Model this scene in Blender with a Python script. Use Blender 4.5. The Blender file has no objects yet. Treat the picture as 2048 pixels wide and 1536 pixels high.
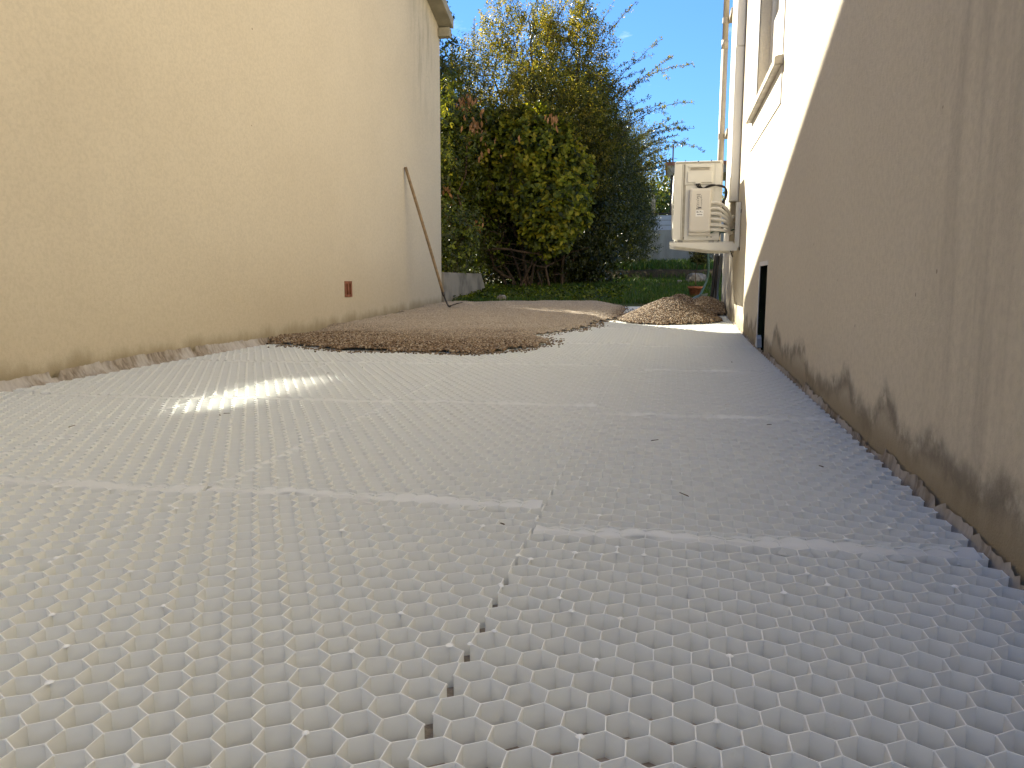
import bpy, bmesh, math, random
import numpy as np
from mathutils import Vector, Matrix
rng = np.random.default_rng(7); random.seed(7)
sc = bpy.context.scene
col = sc.collection
# ------------------------------------------------------------ camera, sky, sun, exposure
CAM = Vector((0.0, 0.0, 0.4577))
YAW, PITCH, ROLL, FPX = 0.1998, 0.134, 0.004, 1547.0
def cam_axes():
    cp, sp, cr, sr = math.cos(PITCH), math.sin(PITCH), math.cos(ROLL), math.sin(ROLL)
    r = Vector((1, 0, 0)); d = Vector((0, -sp, -cp)); f = Vector((0, cp, -sp))
    r, d = r * cr - d * sr, r * sr + d * cr
    m = Matrix.Rotation(YAW, 3, 'Z')
    return m @ r, m @ d, m @ f
RT, DN, FW = cam_axes()
cd = bpy.data.cameras.new('camera'); cam = bpy.data.objects.new('camera', cd); col.objects.link(cam)
cd.sensor_width = 36; cd.lens = FPX / 2048 * 36; cd.clip_start = 0.02; cd.clip_end = 2000
cam.matrix_world = Matrix((( RT.x, -DN.x, -FW.x, CAM.x), (RT.y, -DN.y, -FW.y, CAM.y), (RT.z, -DN.z, -FW.z, CAM.z), (0, 0, 0, 1)))
sc.camera = cam
SUN = Vector((1.0, -1.04, -1.01)).normalized()
SUN_EL = math.asin(-SUN.z); SUN_ROT = math.atan2(-SUN.x, -SUN.y)
world = bpy.data.worlds.new('World'); sc.world = world; world.use_nodes = True
wn = world.node_tree.nodes; wl = world.node_tree.links; wn.clear()
sky = wn.new('ShaderNodeTexSky'); sky.sky_type = 'NISHITA'; sky.sun_disc = False
sky.sun_elevation = SUN_EL; sky.sun_rotation = SUN_ROT; sky.altitude = 100; sky.air_density = 1.0; sky.dust_density = 0.0; sky.ozone_density = 3.0
bg = wn.new('ShaderNodeBackground'); bg.inputs[1].default_value = 0.15
wo = wn.new('ShaderNodeOutputWorld')
# thin wisps of cloud, the same all round the sky
tc = wn.new('ShaderNodeTexCoord'); mp = wn.new('ShaderNodeMapping'); mp.inputs['Scale'].default_value = (3.2, 3.2, 9)
nz = wn.new('ShaderNodeTexNoise'); nz.inputs['Scale'].default_value = 2.3; nz.inputs['Detail'].default_value = 7; nz.inputs['Roughness'].default_value = .6
rp = wn.new('ShaderNodeValToRGB'); rp.color_ramp.elements[0].position = .57; rp.color_ramp.elements[1].position = .78
mul = wn.new('ShaderNodeMath'); mul.operation = 'MULTIPLY'; mul.inputs[1].default_value = .55
gm = wn.new('ShaderNodeGamma'); gm.inputs[1].default_value = .75
tint = wn.new('ShaderNodeMix'); tint.data_type = 'RGBA'; tint.blend_type = 'MULTIPLY'; tint.inputs[0].default_value = 1; tint.inputs[7].default_value = (.156, .275, .43, 1)
mx = wn.new('ShaderNodeMix'); mx.data_type = 'RGBA'; mx.inputs[7].default_value = (3, 3.1, 3.3, 1)
wl.new(tc.outputs['Generated'], mp.inputs[0]); wl.new(mp.outputs[0], nz.inputs[0]); wl.new(nz.outputs[0], rp.inputs[0])
wl.new(rp.outputs[0], mul.inputs[0]); wl.new(mul.outputs[0], mx.inputs['Factor']); wl.new(sky.outputs[0], gm.inputs[0]); wl.new(gm.outputs[0], tint.inputs[6]); wl.new(tint.outputs[2], mx.inputs[6])
wl.new(mx.outputs['Result'], bg.inputs[0]); wl.new(bg.outputs[0], wo.inputs[0])
sl = bpy.data.lights.new('sun', 'SUN'); sl.energy = 3.9; sl.angle = math.radians(.53); sl.color = (1, .93, .76)
so = bpy.data.objects.new('sun', sl); col.objects.link(so); so.rotation_euler = SUN.to_track_quat('-Z', 'Y').to_euler()
sc.view_settings.view_transform = 'Standard'; sc.view_settings.look = 'None'
sc.view_settings.gamma = 1; sc.view_settings.use_curve_mapping = False
sc.view_settings.exposure = 2.42
sc.cycles.max_bounces = 12; sc.cycles.diffuse_bounces = 8; sc.cycles.transparent_max_bounces = 12
sc.cycles.caustics_reflective = True; sc.cycles.use_guiding = True; sc.cycles.use_surface_guiding = True; sc.cycles.guiding_training_samples = 64; sc.cycles.blur_glossy = 0.0; sc.cycles.sample_clamp_indirect = 20
# ------------------------------------------------------------ pixel helpers (2048 x 1536 photograph)
def ray(px, py): return (RT * (px - 1024) + DN * (py - 768) + FW * FPX).normalized()
def atY(px, py, Y):
    d = ray(px, py); return CAM + d * (Y / d.y)
def onX(px, py, X):
    d = ray(px, py); return CAM + d * (X / d.x)
# ------------------------------------------------------------ ground shape
def ex(y):
    return 0.0 if y < 5.2 else (.022 * (y - 5.2) ** 2 / .8 if y < 5.6 else .022 * (y - 5.4))
def matz(x, y): return .01119 * x + .01105 * y + ex(y)
GK = [(9.2, None), (12, .315), (16.1, .47), (16.45, .66), (22, .90), (40, 1.2), (400, 2.0)]
def gardz(x, y):
    b = matz(-1.5, 9.2) + .01
    ks = [(9.2, b)] + GK[1:]
    for (y0, z0), (y1, z1) in zip(ks, ks[1:]):
        if y <= y1: return z0 + (z1 - z0) * (y - y0) / (y1 - y0) + .006 * max(-3, min(3, x + 1.5))
    return ks[-1][1]
def groundz(x, y):
    xx = max(-4, min(4, x))
    if y <= 8.9: return matz(xx, max(-10, y)) - .034
    t = min(1, (y - 8.9) / .35)
    return (1 - t) * (matz(xx, min(y, 9.2)) - .034) + t * gardz(xx, y)
# ------------------------------------------------------------ object helpers
def tag(o, label=None, cat=None, group=None, kind=None):
    if label: o['label'] = label
    if cat: o['category'] = cat
    if group: o['group'] = group
    if kind: o['kind'] = kind
    return o
def empty(name, loc, label, cat, group=None):
    o = bpy.data.objects.new(name, None); o.location = loc; o.empty_display_size = .1; col.objects.link(o)
    return tag(o, label, cat, group)
def link(name, me, mat, parent=None):
    o = bpy.data.objects.new(name, me); col.objects.link(o)
    if mat and not me.materials: me.materials.append(mat)
    if parent:
        o.parent = parent; o.matrix_parent_inverse = Matrix.Translation(-Vector(parent.location)) if parent.type == 'EMPTY' and parent.parent is None else Matrix.Identity(4)
    return o
def obj(name, bm, mat, parent=None, smooth=False):
    """mesh given in world coordinates"""
    me = bpy.data.meshes.new(name); bmesh.ops.recalc_face_normals(bm, faces=bm.faces); bm.to_mesh(me); bm.free()
    if smooth:
        for p in me.polygons: p.use_smooth = True
    me.materials.append(mat)
    return link(name, me, mat, parent)
def box(bm, x0, x1, y0, y1, z0, z1, bevel=0, M=None, seg=1):
    vs = [bm.verts.new(v) for v in ((x0,y0,z0),(x1,y0,z0),(x1,y1,z0),(x0,y1,z0),(x0,y0,z1),(x1,y0,z1),(x1,y1,z1),(x0,y1,z1))]
    fs = [bm.faces.new([vs[i] for i in f]) for f in ((0,3,2,1),(4,5,6,7),(0,1,5,4),(1,2,6,5),(2,3,7,6),(3,0,4,7))]
    if M is not None: bmesh.ops.transform(bm, matrix=M, verts=vs)
    if bevel:
        es = list({e for f in fs for e in f.edges})
        bmesh.ops.bevel(bm, geom=es, offset=bevel, segments=seg, affect='EDGES', profile=.6)
def prism(bm, pts, a, b):
    """pts: (u,v) polygon, a/b: functions mapping (u,v)-> 3D at the two ends"""
    A = [bm.verts.new(a(*p)) for p in pts]; B = [bm.verts.new(b(*p)) for p in pts]
    bm.faces.new(A); bm.faces.new(B[::-1])
    for i in range(len(pts)):
        j = (i + 1) % len(pts); bm.faces.new((A[i], A[j], B[j], B[i]))
def tube(bm, pts, rad, n=8, cap=True):
    pts = [Vector(p) for p in pts]
    if not hasattr(rad, '__len__'): rad = [rad] * len(pts)
    rings = []; up = Vector((0, 0, 1))
    t0 = (pts[1] - pts[0]).normalized()
    nrm = t0.cross(up) if abs(t0.z) < .95 else t0.cross(Vector((1, 0, 0)))
    nrm.normalize()
    for i, p in enumerate(pts):
        t = (pts[min(i+1, len(pts)-1)] - pts[max(i-1, 0)]).normalized()
        nrm = (nrm - t * nrm.dot(t)).normalized(); bn = t.cross(nrm)
        rings.append([bm.verts.new(p + (nrm * math.cos(2*math.pi*k/n) + bn * math.sin(2*math.pi*k/n)) * rad[i]) for k in range(n)])
    for a, b in zip(rings, rings[1:]):
        for k in range(n): bm.faces.new((a[k], a[(k+1)%n], b[(k+1)%n], b[k]))
    if cap: bm.faces.new(rings[0][::-1]); bm.faces.new(rings[-1])
def smoothpath(pts, n=6):
    pts = [Vector(p) for p in pts]; out = []
    for i in range(len(pts) - 1):
        p0 = pts[max(i-1, 0)]; p1 = pts[i]; p2 = pts[i+1]; p3 = pts[min(i+2, len(pts)-1)]
        for k in range(n):
            t = k / n
            out.append(.5 * ((2*p1) + (-p0+p2)*t + (2*p0-5*p1+4*p2-p3)*t*t + (-p0+3*p1-3*p2+p3)*t**3))
    return out + [pts[-1]]
def npmesh(name, V, F, cols=None, smooth=False):
    me = bpy.data.meshes.new(name); V = np.asarray(V, np.float32); F = np.asarray(F, np.int32); k = F.shape[1]
    me.vertices.add(len(V)); me.vertices.foreach_set('co', V.ravel())
    me.loops.add(F.size); me.loops.foreach_set('vertex_index', F.ravel())
    me.polygons.add(len(F)); me.polygons.foreach_set('loop_start', np.arange(len(F), dtype=np.int32) * k)
    me.polygons.foreach_set('loop_total', np.full(len(F), k, np.int32))
    me.update(calc_edges=True)
    if cols is not None:
        at = me.color_attributes.new('leafcol', 'FLOAT_COLOR', 'POINT')
        at.data.foreach_set('color', np.concatenate([cols, np.ones((len(cols), 1))], 1).astype(np.float32).ravel())
    if smooth: me.polygons.foreach_set('use_smooth', np.ones(len(F), bool))
    me.validate()
    return me
# ------------------------------------------------------------ materials
class NT:
    def __init__(s, name):
        s.m = bpy.data.materials.new(name); s.m.use_nodes = True; s.t = s.m.node_tree; s.n = s.t.nodes; s.n.clear()
        s.out = s.n.new('ShaderNodeOutputMaterial')
    def L(s, a, b): s.t.links.new(a, b)
    def node(s, t, **kw):
        n = s.n.new(t)
        for k, v in kw.items():
            if k.startswith('_'): setattr(n, k[1:], v)
            else:
                i = n.inputs[k.replace('__', ' ')] if not k.isdigit() else n.inputs[int(k)]
                if hasattr(v, 'is_output') or isinstance(v, bpy.types.NodeSocket): s.L(v, i)
                else: i.default_value = v
        return n
    def pos(s): return s.node('ShaderNodeNewGeometry').outputs['Position']
    def xyz(s, v): return s.node('ShaderNodeSeparateXYZ', Vector=v).outputs
    def noise(s, vec, scale, detail=4, rough=.55, sc3=None, dist=0):
        if sc3: vec = s.node('ShaderNodeMapping', Vector=vec, Scale=sc3).outputs[0]
        return s.node('ShaderNodeTexNoise', Vector=vec, Scale=scale, Detail=detail, Roughness=rough, Distortion=dist).outputs[0]
    def math(s, op, a, b=0.0, c=None):
        n = s.n.new('ShaderNodeMath'); n.operation = op
        for i, v in enumerate([a, b] + ([c] if c is not None else [])):
            if isinstance(v, (int, float)): n.inputs[i].default_value = v
            else: s.L(v, n.inputs[i])
        return n.outputs[0]
    def ramp(s, v, a, b, lo=0.0, hi=1.0):
        n = s.n.new('ShaderNodeMapRange'); n.clamp = True; n.interpolation_type = 'SMOOTHSTEP'
        s.L(v, n.inputs[0])
        for i, x in zip((1, 2, 3, 4), (a, b, lo, hi)):
            if isinstance(x, (int, float)): n.inputs[i].default_value = x
            else: s.L(x, n.inputs[i])
        return n.outputs[0]
    def mix(s, f, a, b, mode='MIX'):
        n = s.n.new('ShaderNodeMix'); n.data_type = 'RGBA'; n.blend_type = mode
        for k, v in (('Factor', f), ('A', a), ('B', b)):
            i = n.inputs[k] if k != 'Factor' else n.inputs[0]
            if k == 'A': i = n.inputs[6]
            if k == 'B': i = n.inputs[7]
            if isinstance(v, (int, float)): i.default_value = v
            elif isinstance(v, tuple): i.default_value = (*v, 1)[:4]
            else: s.L(v, i)
        return n.outputs[2]
    def bsdf(s, colr, rough=.8, bump=None, strength=.3, dist=.002, spec=.3, metal=0, trans=0, transcol=None):
        p = s.n.new('ShaderNodeBsdfPrincipled')
        for k, v in (('Base Color', colr), ('Roughness', rough), ('Specular IOR Level', spec), ('Metallic', metal)):
            if isinstance(v, (int, float)): p.inputs[k].default_value = v
            elif isinstance(v, tuple): p.inputs[k].default_value = (*v, 1)[:4]
            else: s.L(v, p.inputs[k])
        if bump is not None:
            b = s.node('ShaderNodeBump', Height=bump, Strength=strength, Distance=dist); s.L(b.outputs[0], p.inputs['Normal'])
        o = p.outputs[0]
        if trans:
            t = s.n.new('ShaderNodeBsdfTranslucent'); c2 = transcol if transcol is not None else colr
            if isinstance(c2, tuple): t.inputs[0].default_value = (*c2, 1)[:4]
            else: s.L(c2, t.inputs[0])
            ms = s.n.new('ShaderNodeMixShader'); ms.inputs[0].default_value = trans; s.L(o, ms.inputs[1]); s.L(t.outputs[0], ms.inputs[2]); o = ms.outputs[0]
        s.L(o, s.out.inputs[0]); return s.m
def plain(name, c, rough=.5, spec=.4, metal=0, var=.12, scale=14, bump=.1):
    t = NT(name); p = t.pos(); n = t.noise(p, scale, 5)
    c2 = tuple(max(0, x * (1 - var * 2)) for x in c)
    return t.bsdf(t.mix(t.ramp(n, .35, .7), c, c2), rough, t.noise(p, 220, 3), bump, .001, spec, metal)

def stucco(name, base, dark, side):
    t = NT(name); p = t.pos(); x, y, z = t.xyz(p)[:3]
    cloud = t.noise(p, .9, 5, .6); fine = t.noise(p, 55, 3, .6)
    c = t.mix(t.ramp(cloud, .3, .75), base, dark)
    c = t.mix(t.math('MULTIPLY', t.ramp(fine, .35, .7), .22), c, tuple(v * .55 for v in base))
    # grain pits
    pit = t.noise(p, 330, 2, .6)
    c = t.mix(t.ramp(pit, .62, .78, 0, .45), c, tuple(v * .4 for v in base))
    # rain streaks
    st = t.noise(p, 1, 5, .65, sc3=(3, 9, .35)); st2 = t.noise(p, .8, 2)
    stm = t.math('MULTIPLY', t.ramp(st, .5, .8), t.ramp(st2, .42, .65))
    c = t.mix(t.math('MULTIPLY', stm, .16 if side > 0 else .10), c, (.24, .21, .17))
    gz = t.math('ADD', t.math('MULTIPLY', y, .0111), t.math('MULTIPLY', t.math('MAXIMUM', t.math('SUBTRACT', y, 5.4), 0.0), .022))
    if side > 0: gz = t.math('ADD', gz, .006)
    else: gz = t.math('SUBTRACT', gz, .03)
    h = t.math('SUBTRACT', z, gz)
    if side > 0:
        # one wide dark run-off streak and the mouldy waves along the foot
        w = t.noise(p, 1.0, 4, .6, sc3=(0, 14, 1.2))
        d = t.math('ABSOLUTE', t.math('SUBTRACT', t.math('ADD', y, t.math('MULTIPLY', z, -.12)), 1.46))
        run = t.math('MULTIPLY', t.ramp(d, .02, .40, 1, 0), t.ramp(w, .36, .7))
        c = t.mix(t.math('MULTIPLY', run, .27), c, (.13, .115, .10))
        wave = t.noise(p, 1.0, 3, .5, sc3=(0, 1.9, 0))
        hum = t.noise(p, 1.0, 2, .5, sc3=(0, 4.6, 0))
        wv = t.math('ADD', t.math('MULTIPLY', wave, .62), t.math('MULTIPLY', hum, .12))
        top = t.ramp(wv, .30, .52, .02, .15)
        edge = t.math('SUBTRACT', h, t.math('ADD', top, t.math('MULTIPLY', t.noise(p, 9, 5, .65), .10)))
        c = t.mix(t.ramp(edge, -.06, .01, .5, 0), c, (.22, .175, .115))
        band = t.math('MULTIPLY', t.ramp(edge, -.07, -.02), t.ramp(edge, -.01, .045, 1, 0))
        g = t.noise(p, 14, 4, .7)
        c = t.mix(t.math('MULTIPLY', t.math('MULTIPLY', band, t.ramp(g, .25, .6)), .62), c, (.075, .065, .055))
        c = t.mix(t.ramp(h, .10, .02, 0, .55), c, (.24, .19, .11))
        # small chips of missing render
        v = t.node('ShaderNodeTexVoronoi', Vector=p, Scale=7.5).outputs['Distance']
        c = t.mix(t.ramp(v, .042, .028, 0, .6), c, (.16, .12, .09))
    else:
        w = t.noise(p, 1.0, 4, .6, sc3=(0, 10, 2))
        d = t.math('ABSOLUTE', t.math('SUBTRACT', y, 8.45))
        run = t.math('MULTIPLY', t.math('MULTIPLY', t.ramp(d, .15, .6, 1, 0), t.ramp(w, .4, .7)), t.ramp(z, 1.6, 3.4))
        c = t.mix(t.math('MULTIPLY', run, .5), c, (.22, .20, .16))
        wave = t.noise(p, 1.0, 5, .65, sc3=(0, 5, 2.2))
        hh = t.math('SUBTRACT', h, t.math('MULTIPLY', wave, .22))
        c = t.mix(t.ramp(hh, -.10, .02, .85, 0), c, (.24, .20, .125))
        c = t.mix(t.ramp(hh, -.17, -.09, .75, 0), c, (.10, .095, .06))
        c = t.mix(t.ramp(h, .75, .05, 0, .30), c, (.40, .32, .20))
        v = t.node('ShaderNodeTexVoronoi', Vector=p, Scale=2.6).outputs['Distance']
        c = t.mix(t.ramp(v, .022, .012, 0, .8), c, (.14, .11, .08))
    bmp = t.math('ADD', t.math('MULTIPLY', t.noise(p, 240, 3, .65), .7), t.math('MULTIPLY', t.noise(p, 75, 2), .5))
    return t.bsdf(c, .93, bmp, .75, .0035, .15)
M_left = stucco('cream_render', (.575, .508, .395), (.535, .468, .36), -1)
M_right = stucco('beige_render', (.63, .57, .465), (.59, .53, .425), 1)
def mk_plastic():
    t = NT('white_mat_plastic'); p = t.pos()
    n = t.noise(p, 26, 4, .6)
    c = t.mix(t.ramp(n, .3, .75), (.865, .875, .865), (.815, .825, .81))
    d = t.noise(p, 90, 2); c = t.mix(t.ramp(d, .68, .82, 0, .25), c, (.55, .50, .44))
    return t.bsdf(c, .42, t.noise(p, 140, 2), .25, .0006, .45, trans=.55, transcol=(.885, .90, .88))
M_plastic = mk_plastic()
M_rim = NT('brightened_rim_plastic'); M_rim = M_rim.bsdf((.93, .94, .92), .3, spec=.5, trans=.15)  # rims and beads painted paler than the same plastic, as if lit brighter
def mk_geo():
    t = NT('geotextile_sheet'); p = t.pos()
    n = t.noise(p, 1, 5, .6, sc3=(40, 60, 6)); n2 = t.noise(p, 5, 4)
    c = t.mix(t.ramp(n, .3, .7), (.42, .36, .29), (.20, .155, .11)); c = t.mix(t.ramp(n2, .4, .62, 0, .55), c, (.66, .63, .60))
    return t.bsdf(c, .8, n, .5, .003, .2, trans=.25)
M_flap = mk_geo()
M_film = NT('white_film'); M_film = M_film.bsdf((.89, .90, .875), .5, spec=.3, trans=.35)
def mk_under():
    t = NT('mat_underlay'); p = t.pos(); n = t.noise(p, 30, 4); n2 = t.noise(p, 3, 3)
    c = t.mix(t.ramp(n, .35, .7), (.36, .31, .27), (.22, .18, .15)); c = t.mix(t.ramp(n2, .5, .7, 0, .5), c, (.52, .48, .45))
    return t.bsdf(c, .85, n, .3, .001, .2)
M_under = mk_under()
def mk_ground():
    t = NT('soil_and_sand'); p = t.pos(); x, y, z = t.xyz(p)[:3]
    n = t.noise(p, 60, 4, .7); n2 = t.noise(p, 1.7, 4, .6)
    sand = t.mix(t.ramp(n, .3, .7), (.40, .34, .27), (.24, .20, .16))
    lawn = t.mix(t.ramp(n2, .35, .6), (.045, .075, .018), (.075, .065, .03)); lawn = t.mix(t.ramp(n, .4, .7, 0, .5), lawn, (.02, .03, .01))
    soil = t.mix(t.ramp(n, .35, .7), (.10, .07, .035), (.04, .03, .015))
    n3 = t.math('ADD', y, t.math('MULTIPLY', t.noise(p, 6, 3), .3))
    m = t.math('MULTIPLY', t.ramp(n3, 15.9, 16.15), t.ramp(n3, 16.9, 16.6))
    c = t.mix(m, lawn, soil); c = t.mix(t.ramp(y, 8.95, 9.12), sand, c)
    c = t.mix(t.ramp(y, -.2, -.22), c, t.mix(t.ramp(n2, .3, .7), (.50, .48, .44), (.42, .40, .36)))  # pale ground added behind the camera to bounce sunlight into the alley
    return t.bsdf(c, .95, n, .8, .01, .1)
M_ground = mk_ground()
def mk_leaf(name, rough=.38, trans=.38, ty=1.0):
    t = NT(name); a = t.node('ShaderNodeAttribute', _attribute_name='leafcol').outputs[0]
    p = t.pos(); n = t.noise(p, 60, 2); c = t.mix(t.ramp(n, .3, .7, 0, .25), a, (.01, .02, .004))
    tcol = t.mix(1.0, c, (1.7, 1.55, .55), 'MULTIPLY')
    return t.bsdf(c, rough, None, spec=.28, trans=trans, transcol=tcol)
M_leaf = mk_leaf('shrub_leaf', .4, .48); M_hedgeleaf = mk_leaf('hedge_leaf', .32, .3)
M_dead = plain('dead_leaf', (.34, .18, .08), .8, .2, var=.3, scale=9)
M_bark = plain('bark', (.115, .08, .055), .9, .1, var=.25, scale=20, bump=.6)
M_grass = mk_leaf('grass_blade', .6, .3)
M_ac = plain('painted_casing', (.67, .65, .585), .42, .4, var=.03, scale=5)
M_acpanel = plain('painted_panel', (.62, .585, .525), .5, .35, var=.03, scale=5)
M_slot = plain('recess_shadow_paint', (.36, .335, .28), .7, .2)
M_acdark = plain('grille_dark', (.05, .05, .05), .6, .3)
M_pipe = plain('pipe_insulation', (.70, .67, .60), .6, .3, var=.06, scale=30, bump=.3)
M_cable = plain('black_cable', (.018, .016, .016), .45, .4)
M_white = plain('white_trunking', (.66, .645, .62), .45, .4, var=.03, scale=3)
M_trim = plain('white_trim_paint', (.74, .73, .71), .8, .2, var=.05, scale=6, bump=.4)
M_sill = plain('sill_stone', (.55, .50, .42), .8, .2, var=.15, scale=12, bump=.4)
M_down = plain('beige_pipe_plastic', (.42, .36, .27), .5, .35, var=.05)
M_fascia = plain('verge_board', (.33, .30, .22), .7, .2, var=.15, scale=5)
M_tile = plain('clay_tile', (.34, .15, .085), .8, .2, var=.25, scale=8, bump=.4)
M_terra = plain('terracotta', (.27, .105, .055), .75, .2, var=.2, scale=30, bump=.3)
M_conc = plain('old_concrete', (.30, .265, .21), .92, .1, var=.25, scale=3.5, bump=.6)
M_wood = plain('worn_ash_handle', (.28, .19, .10), .55, .3, var=.2, scale=25, bump=.2)
M_steel = plain('rusty_steel', (.10, .085, .075), .55, .4, .6, var=.3, scale=40)
M_panel = plain('fence_panel_white', (.50, .52, .55), .6, .3, var=.05, scale=3)
M_post = plain('grey_post', (.20, .20, .20), .6, .3)
M_hose = plain('green_hose', (.05, .10, .075), .5, .4)
M_rock = plain('pale_rock', (.30, .27, .225), .9, .1, var=.25, scale=18, bump=.7)
M_ply = plain('sticker_white', (.80, .79, .77), .5, .3, var=.02)
M_ink = plain('printed_ink', (.10, .10, .11), .6, .2)
M_mirror = NT('mirrored_window_glass'); M_mirror = M_mirror.bsdf((.80, .82, .83), .075, metal=1.0)  # glass made a full metal mirror to strengthen the reflected sun streak
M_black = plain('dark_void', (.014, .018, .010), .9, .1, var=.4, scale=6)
def mk_concwall():
    t = NT('weathered_concrete'); p = t.pos(); x, y, z = t.xyz(p)[:3]
    n = t.noise(p, 1, 5, .6, sc3=(2, 2, .6)); n2 = t.noise(p, 1, 4, .6, sc3=(2.6, 2.6, .6))
    c = t.mix(t.ramp(n, .3, .7), (.40, .38, .32), (.30, .285, .24)); c = t.mix(t.ramp(n2, .45, .7, 0, .4), c, (.12, .11, .09))
    return t.bsdf(c, .92, t.noise(p, 60, 4), .5, .004, .1)
M_concw = mk_concwall()
# ------------------------------------------------------------ ground sheet
xs = np.unique(np.concatenate([np.linspace(-60, -6, 19), np.arange(-6, 4.01, .4), np.linspace(6, 60, 14), [-600, -200, 200, 600]]))
ys = np.unique(np.concatenate([[-600, -200, -60, -20, -5], np.arange(-1, 8.9, .5), np.arange(8.9, 10, .1), np.arange(10, 15.6, .4), np.arange(15.6, 17, .1), np.arange(17, 24, .5), [26, 30, 40, 60, 100, 200, 600]]))
V = [(x, y, groundz(x, min(y, 400)) + (.025 * math.sin(x * 3.1 + y * 2) * math.sin(y * 2.3 - x) if 9.6 < y < 40 else 0)) for y in ys for x in xs]
nx = len(xs); F = [(j*nx+i, j*nx+i+1, (j+1)*nx+i+1, (j+1)*nx+i) for j in range(len(ys)-1) for i in range(nx-1)]
tag(link('ground', npmesh('ground', V, F, smooth=True), M_ground), kind='structure')
# ------------------------------------------------------------ honeycomb mats
W = .045; S = W / math.sqrt(3); ROW = 1.5 * S; HT = .030
NR = 30
def mat_mesh(name, ncol, nrow, odd0, seed):
    """lattice of hexagonal cells: edges in the y direction at x=c*W (+W/2 on odd rows)"""
    r_ = random.Random(seed); segs = {}; nodes = {}
    def key(p): return (round(p[0] / (W / 4)), round(p[1] / (S / 4)))
    L = ncol * W; curl = lambda x, y: .0045 * math.exp(-y / .03) - .0012 * math.exp(-(nrow * ROW - y) / .03)
    for r in range(nrow):
        off = W / 2 if (r + odd0) % 2 else 0
        for c in range(ncol):
            cx, cy = off + (c + .5) * W, r * ROW + S
            hexv = [(cx - W/2, cy - S/2), (cx, cy - S), (cx + W/2, cy - S/2), (cx + W/2, cy + S/2), (cx, cy + S), (cx - W/2, cy + S/2)]
            for i in range(6):
                a, b = hexv[i], hexv[(i+1) % 6]; ka, kb = key(a), key(b); nodes[ka] = a; nodes[kb] = b
                segs[tuple(sorted((ka, kb)))] = 1
    jit = {k: (r_.gauss(0, .00045), r_.gauss(0, .00045), r_.gauss(0, .0004)) for k in nodes}
    V = []; F = []; th = .00072
    for ka, kb in segs:
        a, b = nodes[ka], nodes[kb]; ja, jb = jit[ka], jit[kb]
        ax, ay, az = a[0] + ja[0], a[1] + ja[1], HT + ja[2] + curl(*a); bx, by, bz = b[0] + jb[0], b[1] + jb[1], HT + jb[2] + curl(*b)
        dx, dy = bx - ax, by - ay; l = math.hypot(dx, dy); px, py = -dy / l * th, dx / l * th
        ca, cb = max(0, curl(*a)) * .8, max(0, curl(*b)) * .8; i = len(V); e = .0011; tp = .95
        V += [(ax+px, ay+py, ca), (bx+px, by+py, cb), (bx+px*tp, by+py*tp, bz), (ax+px*tp, ay+py*tp, az), (ax-px, ay-py, ca), (bx-px, by-py, cb), (bx-px*tp, by-py*tp, bz), (ax-px*tp, ay-py*tp, az)]
        F += [(i, i+1, i+2, i+3), (i+5, i+4, i+7, i+6), (i+3, i+2, i+6, i+7)]
        if ka[0] < 2 or kb[0] > ncol * 4: pass
    # little weld beads on the junctions
    for k, p in nodes.items():
        rad = .0019 if r_.random() > .045 else r_.uniform(.0038, .0056); h = HT + jit[k][2] + curl(*p) + (.0002 if rad < .003 else .0012)
        i = len(V); n = 6; x, y = p[0] + jit[k][0], p[1] + jit[k][1]
        V += [(x + rad * math.cos(t * math.pi / 3), y + rad * math.sin(t * math.pi / 3), h - .0016) for t in range(n)]
        V += [(x + .6 * rad * math.cos(t * math.pi / 3), y + .6 * rad * math.sin(t * math.pi / 3), h) for t in range(n)]
        F += [(i+t, i+(t+1) % n, i+n+(t+1) % n, i+n+t) for t in range(n)]
        F += [(i+n, i+n+1, i+n+2, i+n+3), (i+n, i+n+3, i+n+4, i+n+5)]
    me = npmesh(name, V, F); me.materials.append(M_plastic); me.materials.append(M_rim)
    ns = len(segs); mi = np.ones(len(me.polygons), np.int32); mi[:3 * ns] = np.tile([0, 0, 1], ns); me.polygons.foreach_set('material_index', mi)
    # underlay sheet
    n = 24; V = []; F = []
    yy = [-.03, -.005, .01, .03, .06, .1] + [i * (nrow * ROW - .1) / 6 + .1 for i in range(1, 7)]
    for y in yy:
        for i in range(n + 1):
            x = W * .15 + i * (L - W * .0) / n; V.append((x, y, max(0, curl(x, y)) * .8 + .0015 + (r_.uniform(0, .004) if y < 0 else 0)))
    F = [(j*(n+1)+i, j*(n+1)+i+1, (j+1)*(n+1)+i+1, (j+1)*(n+1)+i) for j in range(len(yy)-1) for i in range(n)]
    mu = npmesh('underlay', V, F); mu.materials.append(M_under)
    V = []; n = 96; yy = [-.036, -.030, -.018, -.006, .008]
    for j, y in enumerate(yy):
        for i in range(n + 1):
            x = .004 + i * (L + W * .3) / n; e = (.010 * math.sin(x * 9 + seed) + .004 * math.sin(x * 41)) if j < 2 else 0
            V.append((x, y + e, HT - .0024 + (.002 if j > 3 else 0) - (.010 if j == 0 else 0) + .002 * math.sin(x * 23 + j + seed)))
    F = [(j*(n+1)+i, j*(n+1)+i+1, (j+1)*(n+1)+i+1, (j+1)*(n+1)+i) for j in range(len(yy)-1) for i in range(n)]
    mf = npmesh('joint_flap', V, F, smooth=True); mf.materials.append(M_film)
    V = []; m = 120; xx = [-.018, -.013, -.004, .004, .012]
    for j, x in enumerate(xx):
        for i in range(m + 1):
            y = i * nrow * ROW / m; V.append((x + .005 * math.sin(y * 11 + seed) * (j < 2), y, HT - .0044 + .0014 * math.sin(y * 31 + j) - (.010 if j in (0, 4) else 0)))
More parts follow.
